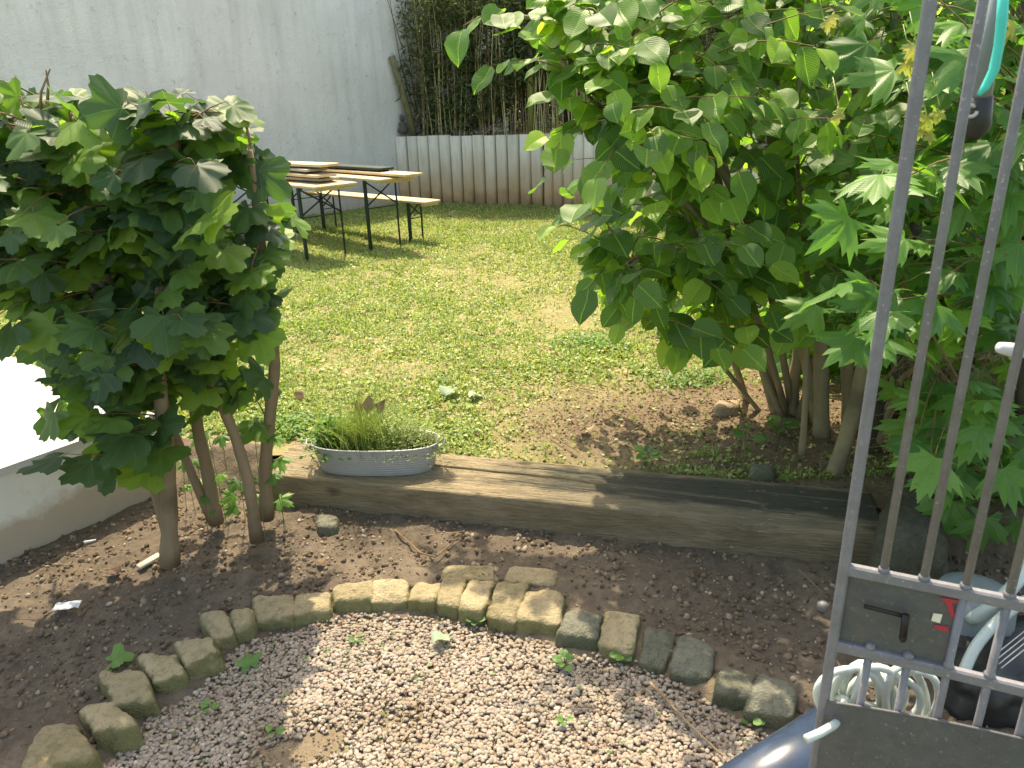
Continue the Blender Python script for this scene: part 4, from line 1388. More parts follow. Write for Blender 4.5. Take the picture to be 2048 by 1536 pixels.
# ------------------------------------------------------------------ hazel on the right
HB = gp(1600, 870)
hz = thing('hazel_shrub', 'large leafy hazel shrub with many stems, shading the bare soil right of the lawn', 'shrub', tuple(HB))
hstems = []
hd = [([(1668, 942), (1700, 850), (1722, 760), (1745, 640), (1760, 500), (1770, 350), (1790, 150), (1800, -100)], 3.0, 3.1, .034),
      ([(1605, 905), (1612, 800), (1612, 690), (1618, 560), (1600, 420), (1590, 250), (1610, 60), (1620, -150)], 3.0, 3.3, .015),
      ([(1645, 872), (1643, 780), (1640, 690), (1655, 560), (1650, 420), (1640, 250), (1640, 60), (1640, -150)], 3.25, 3.4, .036),
      ([(1590, 832), (1585, 760), (1600, 700), (1590, 600), (1570, 450), (1540, 300), (1530, 100), (1500, -120)], 3.45, 3.5, .030),
      ([(1500, 800), (1480, 760), (1460, 700), (1430, 600), (1400, 500), (1360, 380), (1330, 250), (1300, 60)], 3.4, 3.0, .018),
      ([(1560, 820), (1540, 720), (1500, 600), (1480, 450), (1440, 300), (1400, 150), (1340, 0), (1280, -140)], 3.5, 3.1, .022),
      ([(1580, 830), (1520, 640), (1440, 480), (1350, 380), (1270, 300), (1200, 220), (1120, 120)], 3.5, 2.9, .016),
      ([(1590, 830), (1540, 560), (1470, 380), (1380, 250), (1290, 140), (1180, 60), (1060, 30), (960, 40)], 3.45, 2.9, .016),
      ([(1575, 840), (1480, 640), (1390, 560), (1300, 540), (1220, 540)], 3.4, 2.9, .014),
      ([(1600, 840), (1680, 560), (1700, 300), (1720, 100), (1730, -120)], 3.6, 3.6, .028),
      ([(1640, 850), (1570, 500), (1550, 200), (1560, 0), (1540, -200)], 3.6, 3.9, .026),
      ([(1700, 860), (1690, 560), (1680, 250), (1670, -100)], 3.7, 3.9, .03),
      ([(1560, 830), (1460, 520), (1420, 250), (1380, 0), (1300, -300)], 3.6, 3.9, .024),
      ([(1530, 820), (1420, 700), (1350, 640), (1290, 640)], 3.4, 2.95, .012)]
for tr, ya, yb, r in hd:
    P = np.array([at(x, y, ya + (yb - ya) * i / (len(tr) - 1)) for i, (x, y) in enumerate(tr)])
    g0 = gp(tr[0][0], tr[0][1]); P[0] = [g0[0], g0[1], -.04]
    sc_ = g0[1] / ya; P[1:] = (P[1:] - [0, 0, H]) * (1 + (sc_ - 1) * np.linspace(1, 0, len(P) - 1))[:, None] + [0, 0, H]
    t = np.linspace(0, len(P) - 1, 26); Q = np.array([[np.interp(v, range(len(P)), P[:, c]) for c in range(3)] for v in t])
    for _ in range(2): Q[1:-1] = (Q[:-2] + Q[1:-1] * 2 + Q[2:]) / 4
    hstems.append(Q[6:])
    rad = r * np.interp(np.linspace(0, 1, 26), [0, .05, .5, 1], [1.2, 1, .75, .4]) * (1 + .05 * np.sin(np.arange(26) * 1.9))
    MB().tube(Q, rad, 9).build('stem', M['hazel_bark'], hz, off=HB)

poly_px = [(1080, -60), (1060, 10), (1090, 80), (1130, 140), (1160, 200), (1170, 260), (1150, 330), (1110, 420), (1150, 490), (1175, 590), (1235, 645),
           (1300, 675), (1400, 700), (1500, 690), (1570, 620), (1640, 580), (1720, 560), (1800, 520), (1900, 400), (1950, -60)]
Yc = 3.0
pol = [tuple(at(x, y, Yc)[[0, 2]]) for x, y in poly_px]
pol = pol[:]
xs_ = [p[0] for p in pol]; zs_ = [p[1] for p in pol]
tips = []
while len(tips) < 420:
    x_, z_ = rng.uniform(min(xs_), max(xs_)), rng.uniform(min(zs_), max(zs_))
    if not inpoly(x_, z_, pol): continue
    y_ = Yc + rng.uniform(-.55, .75)
    if y_ < 2.75 and x_ > 1.25: continue
    tips.append(np.array([x_, y_, z_]))
# sprays reaching out to the left at the top and middle
for (px, py, Y) in [(930, 50, 2.75), (1000, 30, 2.8), (990, 130, 2.8), (1050, 60, 2.9), (1085, 350, 2.8), (1120, 190, 2.9), (1100, 270, 2.9), (1120, 450, 2.8)]:
    tips.append(at(px, py, Y))
ntop = 0
# the part of the crown above the picture, which shades the bed
while ntop < 150:
    p = np.array([rng.uniform(.3, 2.3), rng.uniform(2.9, 4.6), rng.uniform(2.0, 2.95)])
    if ((p[0] - 1.4) / 1.2) ** 2 + ((p[1] - 3.7) / .95) ** 2 + ((p[2] - 2.3) / .8) ** 2 > 1: continue
    if p[2] < H + .125 * p[1]: continue
    tips.append(p); ntop += 1
# overhanging bough: shade over the soil strip
hb = bez(np.array([1.35, 3.6, 1.9]), np.array([.7, 3.7, 2.7]), np.array([-.55, 3.85, 2.45]), 14)
hstems.append(hb)
MB().tube(hb, np.linspace(.022, .008, 14), 7).build('bough', M['hazel_bark'], hz, off=HB)
for i in range(85):
    t = rng.random(); c = hb[int(t * 13)]
    tips.append(c + [rng.normal() * .12, rng.normal() * .13, rng.uniform(-.1, .2)])
L, tw = crown(hstems, tips, 5.2, (.065, .125), .38, np.array([-.25, -.75, .3]), .0022, .3, .55, .15, .4)
print('hazel leaves', len(L))
put_leaves(hz, HB, L, VH, M['hazel_leaf'], 300, seen_score)
tag(tw.build('twigs', M['twig'], hz, off=HB), kind='stuff')

# ------------------------------------------------------------------ maple behind the gate
MPB = gp(1800, 880)
mp = thing('maple_tree', 'young maple with star-shaped leaves and a dark trunk behind the gate bars', 'tree', tuple(MPB))
mstems = []
for tr, ya, yb, r, mt in [([(1800, 880), (1812, 700), (1820, 500), (1818, 300), (1825, 100), (1830, -150)], 3.3, 3.4, .062, 'dark_bark'),
                          ([(1760, 880), (1850, 650), (1900, 450), (1930, 200), (1950, -100)], 3.2, 2.9, .03, 'dark_bark'),
                          ([(1900, 900), (1960, 600), (2000, 300), (2060, 0)], 3.0, 2.8, .03, 'dark_bark'),
                          ([(1750, 900), (1800, 760), (1850, 720), (1930, 800)], 3.0, 2.4, .014, 'hazel_bark'),
                          ([(2050, 1000), (2040, 700), (2060, 400), (2060, 100)], 2.5, 2.4, .02, 'dark_bark')]:
    P = np.array([at(x, y, ya + (yb - ya) * i / (len(tr) - 1)) for i, (x, y) in enumerate(tr)])
    P[0, 2] = -.04
    t = np.linspace(0, len(P) - 1, 20); Q = np.array([[np.interp(v, range(len(P)), P[:, c]) for c in range(3)] for v in t])
    mstems.append(Q[3:])
    MB().tube(Q, r * np.interp(np.linspace(0, 1, 20), [0, .05, 1], [1.2, 1, .55]), 10).build('trunk', M[mt], mp, off=MPB)
poly_px = [(1700, 350), (1720, 260), (1860, 260), (1850, 150), (1850, -100), (2250, -150), (2300, 1000), (2080, 1010), (2000, 1000), (1880, 960), (1830, 900), (1850, 830), (1990, 830), (2010, 760), (1920, 640), (1800, 690), (1720, 660), (1660, 560), (1700, 500), (1830, 520), (1850, 420), (1760, 400)]
Yc = 2.3
pol = [tuple(at(x, y, Yc)[[0, 2]]) for x, y in poly_px]
xs_ = [p[0] for p in pol]; zs_ = [p[1] for p in pol]
tips = []
while len(tips) < 95:
    x_, z_ = rng.uniform(min(xs_), max(xs_)), rng.uniform(min(zs_), max(zs_))
    if not inpoly(x_, z_, pol): continue
    tips.append(np.array([x_, Yc + rng.uniform(-.25, .55), z_]))
for (px, py) in [(1840, 850), (1880, 880), (1930, 860), (1990, 900), (1860, 930), (1920, 960), (1980, 990), (2040, 940), (1900, 1000), (1960, 830), (2030, 1010), (1740, 560), (1790, 600), (1830, 640), (1880, 560), (1730, 660), (1850, 480), (1940, 600), (2000, 540), (2040, 640), (1820, 560), (1770, 340), (1740, 400), (1880, 340), (1960, 380), (2020, 330)]:
    tips.append(at(px, py, rng.uniform(2.0, 2.35)))
while len(tips) < 190:      # deep and high parts
    p = np.array([rng.uniform(1.5, 3.2), rng.uniform(2.2, 4.6), rng.uniform(.3, 3.0)])
    if p[2] < .9 and p[1] < 3.4: continue
    tips.append(p)
L, tw = crown(mstems, tips, 3.6, (.085, .165), .3, np.array([-.35, -.85, .2]), .0025, .45, .5, .5, .3)
put_leaves(mp, MPB, L, VM, M['maple_leaf'], 300, seen_score)
tag(tw.build('twigs', M['twig'], mp, off=MPB), kind='stuff')
# pale yellow young shoots
mb = MB()
for (px, py, s) in [(1835, 95, .05), (1822, 120, .045), (1828, 235, .05), (1855, 240, .05), (1880, 215, .035), (1862, 270, .025), (2040, 250, .06), (1650, 50, .035), (1680, 225, .03), (2030, 60, .05)]:
    p = at(px, py, 2.15)
    for j in range(2):
        o = obj('young_leaf', VY[0][3], mp)
        R = frame(np.array([rng.normal() * .4, -.3, -1 + rng.normal() * .3]), np.array([rng.normal() * .4, -1, .4]))
        q = p + rng.normal(size=3) * .012 - MPB
        o.matrix_basis = Matrix([[R[i_, 0] * s, R[i_, 1] * s, R[i_, 2] * s, q[i_]] for i_ in range(3)] + [[0, 0, 0, 1]])
    MB().tube([p, p + [-.01, .05, .09]], .0018, 4).build('shoot', M['chive'], mp, off=MPB)

# dark leafy boundary hedge far right behind the shrubs
hg = thing('boundary_hedge', 'dark leafy hedge closing the garden behind the hazel and maple', 'hedge', (2.6, 5.4, 0))
n = 5200
P = np.stack([rng.uniform(1.75, 5.0, n), rng.uniform(4.4, 9.5, n), rng.uniform(.0, 2.7, n)], 1)
P = P[P[:, 0] > 2.15 + .22 * np.sin(P[:, 1] * 2) + .10 * (P[:, 1] - 4.4)]
m_ = 2600
Q_ = np.stack([rng.uniform(1.5, 3.4, m_), rng.uniform(3.75, 4.8, m_), rng.uniform(.0, 1.5, m_) ** 1.1], 1)
P = np.concatenate([P, Q_[(Q_[:, 0] > 1.62 + .45 * Q_[:, 2] - .2)]])
m_ = 1500
P = np.concatenate([P, np.stack([rng.uniform(1.85, 3.2, m_), rng.uniform(3.0, 3.8, m_), rng.uniform(.0, .9, m_)], 1)])
n = len(P)
V_, F_, U_, _ = VH[0]
o = obj('foliage', scatter(V_, F_, P, rots(n, 1.5), rng.uniform(.10, .17, n), uv=U_, name='foliage', mat=M['hazel_leaf'], off=(2.6, 5.4, 0)), hg); tag(o, kind='stuff')
mb = MB()
for i in range(26):
    x_, y_ = rng.uniform(2.4, 4.2), rng.uniform(4.6, 9)
    mb.tube([(x_, y_, -.03), (x_ + rng.normal() * .1, y_, 1.2), (x_ + rng.normal() * .2, y_, 2.5)], [.03, .024, .012], 6)
mb.build('stems', M['dark_bark'], hg, off=(2.6, 5.4, 0)); tag(hg.children[-1], kind='stuff')

# heap of dry conifer twigs
DT = at(1930, 860, 2.55)
mb = MB()
for i in range(420):
    c = at(rng.uniform(1800, 2060), rng.uniform(690, 900), rng.uniform(2.5, 2.8))
    d_ = np.array([rng.normal() * .6, rng.normal() * .3, -.5 + rng.normal() * .6]); d_ /= np.linalg.norm(d_)
    l_ = rng.uniform(.05, .2)
    mb.tube([c, c + d_ * l_ * .5 + rng.normal(size=3) * .01, c + d_ * l_], [.0018, .0014, .0008], 3, cap=False)
dt = mb.build('dry_twigs', M['dry_twig'], None, off=(0, 0, 0))
tag(dt, 'tangle of dry brown twigs among the maple leaves behind the gate', 'twigs', kind='stuff')
# stump-like dark posts at hedge foot
MB().tube([gp(1745, 905) - [0, 0, .05], gp(1745, 905) + [.03, .1, .2], gp(1775, 900) + [.12, .1, .42]], [.04, .037, .035], 9).build('old_stump', M['dark_bark'])
tag(bpy.data.objects['old_stump'], 'short leaning cut-off dark stem beside the hazel, seen through the gate', 'stump')

# ------------------------------------------------------------------ planter
PC = np.array([-.60, 2.965, 0.004])
pt = thing('planter_tub', 'oval pale grey ridged metal tub of herbs standing on the sleeper', 'planter', tuple(PC), rotz=math.radians(-4))


def oval(rx, ry, n_=64, e=2.6):
    a = np.arange(n_) * 2 * PI / n_
    c, s = np.cos(a), np.sin(a)
    return np.column_stack([rx * np.sign(c) * np.abs(c) ** (2 / e), ry * np.sign(s) * np.abs(s) ** (2 / e)])


def loft(rings, cap0=True, cap1=True):
    n_ = len(rings[0]); V = np.concatenate(rings)
    F = [(k * n_ + i, k * n_ + (i + 1) % n_, (k + 1) * n_ + (i + 1) % n_, (k + 1) * n_ + i) for k in range(len(rings) - 1) for i in range(n_)]
    if cap0: F.append(tuple(range(n_))[::-1])
    if cap1: F.append(tuple((len(rings) - 1) * n_ + i for i in range(n_)))
    return V, F


PHt = .125
rings = []
for z in np.linspace(0, PHt, 46):
    f = z / PHt; k_ = (.25 + .028 * f); ridge = .0008 * math.sin(z / PHt * 2 * PI * 11) if .06 < f < .95 else 0
    o_ = oval(k_ + ridge, .098 + .016 * f + ridge); rings.append(np.column_stack([o_, np.full(64, z)]))
for z in (PHt, PHt - .03, .07):
    f = z / PHt; o_ = oval(.25 + .028 * f - .004, .098 + .016 * f - .004); rings.append(np.column_stack([o_, np.full(64, z)]))
V, F = loft(rings, True, False); MB().add(V, F).build('tub', M['galvanised'], pt)
o_ = oval(.2785, .1145); P = np.column_stack([o_, np.full(64, PHt)]); P = np.vstack([P, P[:2]])
MB().tube(P, .0035, 6, cap=False).build('rim', M['zinc_rim'], pt)
o_ = oval(.27, .106, 64); V, F = loft([np.column_stack([o_ * k_, np.full(64, .088 + .012 * (1 - k_))]) for k_ in (1, .75, .5, .25)], False, True)
MB().add(V, F).build('soil', M['planter_soil'], pt)
for s in (1, -1):
    P = [(s * .272, -.035, PHt - .03), (s * .285, -.04, PHt - .02), (s * .300, -.025, PHt - .006), (s * .305, 0, PHt + .002), (s * .300, .025, PHt - .006), (s * .285, .04, PHt - .02), (s * .272, .035, PHt - .03)]
    MB().tube(P, .0042, 7).build('handle', M['galvanised'], pt)


def blades(name, n_, cx, cy, sx, sy, hh, mat, lean, w=.0022, parent=None, z0=.09):
    V = []; F = []; rv = []
    for i in range(n_):
        bx, by = cx + rng.normal() * sx, cy + rng.normal() * sy
        a = rng.uniform(0, 2 * PI); h_ = hh * rng.uniform(.45, 1.15); ln = lean * rng.random() ** .8
        dx, dy = math.cos(a) * ln, math.sin(a) * ln
        b0 = len(V); wx, wy = -math.sin(a + 1) * w, math.cos(a + 1) * w
        for t in (0, .35, .7, 1):
            px_, py_, pz_ = bx + dx * h_ * t ** 1.8, by + dy * h_ * t ** 1.8, z0 + h_ * (t - .35 * ln * t * t)
            k_ = 1 - .75 * t
            V += [(px_ - wx * k_, py_ - wy * k_, pz_), (px_ + wx * k_, py_ + wy * k_, pz_)]
        for j in range(3):
            F += [(b0 + 2 * j, b0 + 2 * j + 1, b0 + 2 * j + 3), (b0 + 2 * j, b0 + 2 * j + 3, b0 + 2 * j + 2)]
        rv += [rng.random()] * 8
    o = obj(name, mesh(name, V, np.array(F), mat, rnd=np.array(rv) * .99), parent); return tag(o, kind='stuff')


tag(blades('chives', 620, -.06, .0, .07, .038, .24, M['chive'], .95, parent=pt), 'tall thin pale green chive blades in the middle of the tub')
blades('chive_stalks', 34, -.08, .0, .05, .03, .38, M['chive'], .35, w=.0011, parent=pt)
mb = blades('drooping_chives', 60, -.02, -.075, .10, .01, .09, M['chive'], 1.9, w=.0014, parent=pt)


def herb(name, n_, cx, cy, sx, sy, z0, z1, s0, s1, mat, label=None):
    P = np.stack([cx + rng.normal(size=n_) * sx, cy + rng.normal(size=n_) * sy, rng.uniform(z0, z1, n_)], 1)
    r_ = ((P[:, 0] - cx) / (2.4 * sx)) ** 2 + ((P[:, 1] - cy) / (2.4 * sy)) ** 2
    P[:, 2] = z0 + (P[:, 2] - z0) * np.clip(1.1 - r_, .15, 1)
    o = obj(name, scatter(leafV, leafF, P, rots(n_, 1.2), rng.uniform(s0, s1, n_), name=name, mat=mat), pt)
    tag(o, label, kind='stuff'); return o


herb('parsley', 720, -.20, .02, .05, .05, .08, .22, .014, .03, M['herb_leaf'], 'bright green broad-leaved herb at the left end of the tub')
herb('thyme', 4200, .10, .01, .095, .055, .085, .24, .006, .013, M['grass'], 'grey-green tiny-leaved thyme filling the right half of the tub')
for i, (dx, dy, dz, rx, rz, s) in enumerate([(-.03, .03, .235, 1.2, .3, .085), (.01, .03, .23, 1.0, -.7, .08), (-.07, .03, .225, 1.25, 1.0, .075), (-.17, -.06, .10, .3, 1, .03), (-.13, -.05, .10, .4, 2, .025)]):
    o = obj('dry_leaf', mesh('dry_leaf', leafV * [s, s, s], leafF, M['dead_leaf']), pt); o.location = (dx, dy, dz); o.rotation_euler = (rx, .2, rz)

# ------------------------------------------------------------------ small loose things
def curl_leaf(label, px, py, z, s, mat, yaw=0.0, tilt=.2, base=None, name='fallen_leaf', cat='leaf'):
    V, F, U = (HZ if base is None else base)
    V = V.copy(); V[:, 2] = V[:, 2] + .35 * np.abs(V[:, 0]) ** 1.3 + .12 * np.sin(V[:, 1] * 6)
    p = gp(px, py, z); o = obj(name, mesh(name, V * s, F, mat, uv=U), loc=tuple(p)); o.rotation_euler = (tilt, rng.normal() * .2, yaw)
    return tag(o, label, cat)


curl_leaf('curled pale green fallen leaf, larger of the pair on the lawn behind the tub', 890, 792, .03, .12, M['pale_leaf'], 1.2 - PI / 2, .25)
curl_leaf('small pale shrivelled leaf just right of the larger curled one on the lawn', 938, 795, .02, .08, M['pale_leaf'], .4 - PI / 2, .15)
curl_leaf('round pale leaf lying flat above the curled pair on the lawn', 890, 765, .015, .08, M['herb_leaf'], 2.2 - PI / 2, .1)
curl_leaf('pale wilted leaf on the gravel in front of the narrow edging stones', 865, 1285, -.155, .065, M['pale_leaf'], -1.2, .2)
curl_leaf('green leaf lying on the soil left of the fourth edging block', 225, 1322, -.12, .07, M['herb_leaf'], -1.2, .15, SY)
curl_leaf('yellow-green leaf on the shaded gravel right of the wedge-shaped block', 500, 1330, -.155, .06, M['herb_leaf'], .5, .2, SY)
curl_leaf('dry brown leaf on the soil at the foot of the nearest sycamore stem', 235, 1150, -.12, .06, M['dead_leaf'], .8, .2)
curl_leaf('bleached leaf shard standing in the soil below the left end of the sleeper', 515, 1140, -.12, .035, M['dead_leaf'], 0, 1.2)
curl_leaf('rusty brown leaf hanging beside the rightmost sycamore stem', 600, 780, .12, .06, M['dead_leaf'], 3.0, -1.1)
curl_leaf('pale dry leaf on the bare litter right of the tub', 1180, 865, .01, .06, M['dead_leaf'], .8, .2)
curl_leaf('bleached leaf scrap in the sunlit soil above the green mossy edging stone', 648, 1128, -.12, .04, M['dead_leaf'], .9, .3)


def stick(label, pts_, r, mat='dry_twig', name='stick', cat='stick'):
    P = [gp(x, y, z) for x, y, z in pts_]
    o = MB().tube(P, np.linspace(r, r * .6, len(P)), 6).build(name, M[mat], None, off=P[0], loc=tuple(P[0]))
    return tag(o, label, cat)


stick('long straight twig lying across the gravel at the lower right', [(1300, 1365, -.148), (1370, 1440, -.153), (1445, 1512, -.153)], .005)
stick('thin curved root on the soil below the sleeper', [(790, 1060, -.13), (840, 1105, -.12), (870, 1115, -.12), (925, 1068, -.12)], .004, 'twig', 'root', 'root')
stick('thin pale straw stem below the middle of the sleeper', [(845, 1072, -.12), (930, 1062, -.11)], .0022)
stick('short thin stick slanting in the sunlit gravel at the bottom', [(792, 1500, -.153), (828, 1452, -.148)], .0022)
stick('small white stick on the soil near the terrace', [(168, 1085, -.12), (192, 1080, -.12)], .006, 'paper')
stick('bright straw-coloured stalk on the lawn edge right of the tub', [(1130, 770, .01), (1190, 782, .01)], .004)
stick('slender dark twig lying on the litter right of the tub', [(1100, 870, .012), (1160, 905, .012)], .003, 'twig')
stick('pale thin twig on the soil in front of the right end of the sleeper', [(1598, 1140, -.12), (1645, 1185, -.12)], .003)
# wood chip and paper
p = gp(298, 1122, -.12); MB().box((0, 0, 0), (.09, .028, .012), bev=.003).build('wood_chip', M['grey_board'], None, loc=tuple(p)).rotation_euler = (.2, -.1, .9)
tag(bpy.data.objects['wood_chip'], 'flat split piece of wood leaning at the base of the nearest sycamore stem', 'wood chip')
pp = gp(135, 1214, -.115)
xs2 = np.linspace(-.5, .5, 9); X2, Y2 = np.meshgrid(xs2, xs2)
Z2 = .25 * (fbm2(X2 * 5 + 3, Y2 * 5, 2) - .4)
V2 = np.stack([X2 * .085, Y2 * .045, Z2 * .06 + .006], -1).reshape(-1, 3)
ii, jj = np.meshgrid(range(8), range(8)); a2 = (jj * 9 + ii).ravel()
po = obj('paper_scrap', mesh('paper_scrap', V2, np.stack([a2, a2 + 1, a2 + 10, a2 + 9], 1), M['paper'], False), loc=tuple(pp)); po.rotation_euler = (0, 0, .2)
tag(po, 'crumpled whitish scrap of plastic on the dark soil at the left', 'litter')


def weed(label, px, py, z, s, n_, mat=None, hh=.05):
    c = gp(px, py, z); root = thing('weed', label, 'weed', tuple(c), 'small weeds in soil and gravel')
    mb = MB()
    for i in range(n_):
        a = 2 * PI * i / n_ + rng.normal() * .4; r_ = s * rng.uniform(.4, 1)
        tipd = np.array([math.cos(a), math.sin(a), .15 + .3 * rng.random()])
        h_ = hh * rng.uniform(.4, 1)
        q = np.array([math.cos(a) * r_ * .5, math.sin(a) * r_ * .5, h_])
        R = frame(tipd, np.array([0, -.3, 1.])); ss = s * rng.uniform(.7, 1.2)
        o = obj('leaf', mesh('leaf', HZ[0], HZ[1], mat or M['herb_leaf'], uv=HZ[2]), root)
        o.matrix_basis = Matrix([[R[k, 0] * ss, R[k, 1] * ss, R[k, 2] * ss, q[k]] for k in range(3)] + [[0, 0, 0, 1]])
        mb.tube([(0, 0, -.01), q], .0015, 3, cap=False)
    tag(mb.build('stalks', M['chive'], root), kind='stuff')


weed('low leafy weed on bare soil just behind the middle of the sleeper', 1292, 925, .0, .05, 8)
weed('upright weed with a few round leaves on shaded soil under the hazel', 1495, 900, .0, .06, 6, hh=.10)
weed('broad-leaved seedling group in front of the hazel stems', 1560, 870, .0, .065, 7, hh=.09)
weed('tiny weed at the back edge of the sleeper near its right end', 1575, 962, .0, .025, 4, hh=.02)
weed('small green weed growing in the gravel beside the slanted yellow edging stone', 948, 1250, -.172, .028, 5, hh=.03)
weed('sprig of round leaves in the shaded gravel below the brown trapezoid edging stone', 1245, 1318, -.172, .03, 5, hh=.04)
weed('small clover in the sunlit gravel near the top of the curve', 715, 1285, -.172, .02, 5, hh=.02)
weed('dark green weed in the gravel right of the sunlit centre', 1128, 1335, -.172, .03, 7, hh=.03)
weed('lone weed in front of the last grey edging block', 1500, 1455, -.172, .03, 4, hh=.03)
weed('small weed among pebbles at the bottom left of the gravel', 548, 1472, -.172, .022, 4, hh=.02)
weed('pale weed in the gravel close to the second edging block', 420, 1420, -.172, .022, 4, hh=.02)
weed('single-sprout weed in the middle of the sunlit gravel', 1128, 1448, -.172, .02, 4, hh=.02)
for i in range(46):        # more sprouts, alike
    pass
n = 420
x = rng.uniform(-1.2, 1.2, n); y = rng.uniform(1.3, 2.4, n); ok = (y < arc_y(x) - .02) & (fbm2(x * 7, y * 7, 2) > .5)
x, y = x[ok], y[ok]
tag(obj('gravel_sprouts', scatter(leafV, leafF, np.stack([x, y, low_z(x, y) + .02], 1), rots(len(x), .9), rng.uniform(.008, .018, len(x)), rnd=rng.random(len(x)) * .8, name='gravel_sprouts', mat=M['herb_leaf'])),
    'tiny green sprouts dotted through the gravel', 'sprouts', kind='stuff')
# ground cover behind / beside the rock and left of the tub
n = 2600
c = [gp(590, 930), gp(1950, 1010), gp(560, 860), gp(1180, 690), gp(1380, 760)]
w_ = rng.integers(0, 5, n); cx = np.array([q[0] for q in c])[w_]; cy = np.array([q[1] for q in c])[w_]
x = cx + rng.normal(size=n) * .13; y = cy + rng.normal(size=n) * .08
ok = y > tim_front(x) + .33; x, y = x[ok], y[ok]; n = len(x)
tag(obj('ground_cover', scatter(leafV, leafF, np.stack([x, y, lawn_z(x, y) + rng.uniform(.005, .05, n)], 1), rots(n, .9), rng.uniform(.012, .032, n), rnd=rng.random(n) * .6, name='ground_cover', mat=M['herb_leaf'])),
    'leafy ground cover at the lawn edges by the stems', 'ground cover', kind='stuff')

# ------------------------------------------------------------------ gate
g0 = at(1690, 1137, 1.0); 
zu = .80
g0 = gp(1688, 1137, zu)
gd = np.array([.906, -.423, 0]); gd /= np.linalg.norm(gd); gn = np.array([-gd[1], gd[0], 0])   # gn points away from the camera
base = np.array([g0[0], g0[1], 0])
GO = np.array([base[0], base[1], -.2])
gate = thing('metal_gate', 'open dark grey metal garden gate with vertical bars and a solid lower panel', 'gate', tuple(GO))
zl = .655
ZTOP = 2.1
axg = np.array([gd, gn, (0, 0, 1)])


def gpt(s, z, d=0.0): return base + gd * s + gn * d + np.array([0, 0, z])


MB().box(gpt(0, (ZTOP - .16) / 2), (.016, .016, ZTOP + .16), axg, bev=.003).build('stile', M['gate_steel'], gate, off=GO, smooth=False)
SP = .0545; NB = 13; GW = SP * (NB + 1)
MB().box(gpt(GW, (ZTOP - .16) / 2), (.03, .03, ZTOP + .16), axg, bev=.003).build('stile', M['gate_steel'], gate, off=GO, smooth=False)
for i in range(1, NB + 1):
    m1 = MB().tube([gpt(SP * i, zu), gpt(SP * i, 1.4), gpt(SP * i, ZTOP)], .0062, 10); m1.build('bar', M['gate_steel'], gate, off=GO)
    z0_ = .25
    top_ = zu if i > 2 else zl
    m1 = MB().tube([gpt(SP * i, z0_), gpt(SP * i, (z0_ + top_) / 2), gpt(SP * i, top_)], .0062, 10); m1.build('bar', M['gate_steel'], gate, off=GO)
for z in (zu, zl, ZTOP):
    MB().box(gpt(GW / 2, z), (GW, .014, .020), axg, bev=.003).build('rail', M['gate_steel'], gate, off=GO, smooth=False)
# weld beads
mb = MB()
for i in range(1, NB + 1):
    for z in (zu, zl):
        mb.lathe([(.004, -.004), (.0088, 0), (.0075, .005), (.003, .008)], tuple(gpt(SP * i, z + .011)), 8)
mb.build('weld', M['gate_steel'], gate, off=GO); tag(gate.children[-1], kind='stuff')
# lock box between the rails
lb = MB(); LBW = SP * 2.75
lb.box(gpt(LBW / 2 + .008, (zu + zl) / 2, .004), (LBW, .004, zu - zl - .018), axg)
lbo = lb.build('lock_plate', M['gate_plate'], gate, off=GO, smooth=False)
mb = MB(); mb.tube([gpt(.035, zu - .052, -.012), gpt(.092, zu - .050, -.018)], .0035, 7); mb.tube([gpt(.092, zu - .046, -.02), gpt(.094, zu - .085, -.02)], .0055, 8); mb.lathe([(.004, -.006), (.0062, 0), (.004, .006)], tuple(gpt(.094, zu - .088, -.02)), 8)
mb.build('handle', M['black_iron'], gate, off=GO)
mb = MB(); mb.lathe([(.004, -.008), (.0085, -.005), (.009, .004), (.004, .008)], tuple(gpt(-.022, (zu + zl) / 2 - .005, 0)), 12); mb.build('knob', M['gate_plate'], gate, off=GO)
mb = MB()


def paint(quad):
    V = [gpt(s, z, .0005) for s, z in quad]
    V += [gpt(s, z, -.0004) for s, z in quad]
    m_ = len(quad)
    mb.add(V, [tuple(range(m_)), tuple(m_ + i for i in range(m_))[::-1]] + [(i, (i + 1) % m_, m_ + (i + 1) % m_, m_ + i) for i in range(m_)])


sx0 = .133
for q in ([(sx0, zu - .016), (sx0 + .028, zu - .014), (sx0 + .027, zu - .020), (sx0 + .018, zu - .021), (sx0 + .026, zu - .046), (sx0 + .020, zu - .046), (sx0 + .010, zu - .023)],
          [(sx0 + .001, zu - .066), (sx0 + .020, zu - .064), (sx0 + .021, zu - .073), (sx0 + .004, zu - .074)]):
    paint(q)
mb.build('red_mark', M['red_paint'], gate, off=GO, smooth=False)
mb = MB(); q = [(sx0 - .003, zu - .046), (sx0 + .009, zu - .045), (sx0 + .008, zu - .061), (sx0 - .004, zu - .060)]
paint(q); mb.build('sticker', M['sticker'], gate, off=GO, smooth=False)
# lower panel with an arched top edge
n_ = 33; ss = np.linspace(.004, GW, n_)
zt2 = .545 + .03 * np.clip(1 - ((ss - .33) / .33) ** 2, -1.4, 1)
V = []
for d_ in (-.0095, -.0125):
    V += [gpt(s, z, d_) for s, z in zip(ss, zt2)] + [gpt(s, -.12, d_) for s in ss]
F = []
for i in range(n_ - 1):
    F += [(i, i + 1, n_ + i + 1, n_ + i), (2 * n_ + i, 3 * n_ + i, 3 * n_ + i + 1, 2 * n_ + i + 1), (i, 2 * n_ + i, 2 * n_ + i + 1, i + 1)]
MB().add(V, F).build('panel', M['gate_plate'], gate, off=GO, smooth=False)
MB().tube([gpt(s, z, -.011) for s, z in zip(ss, zt2)], .0028, 6).build('panel_edge', M['gate_plate'], gate, off=GO)

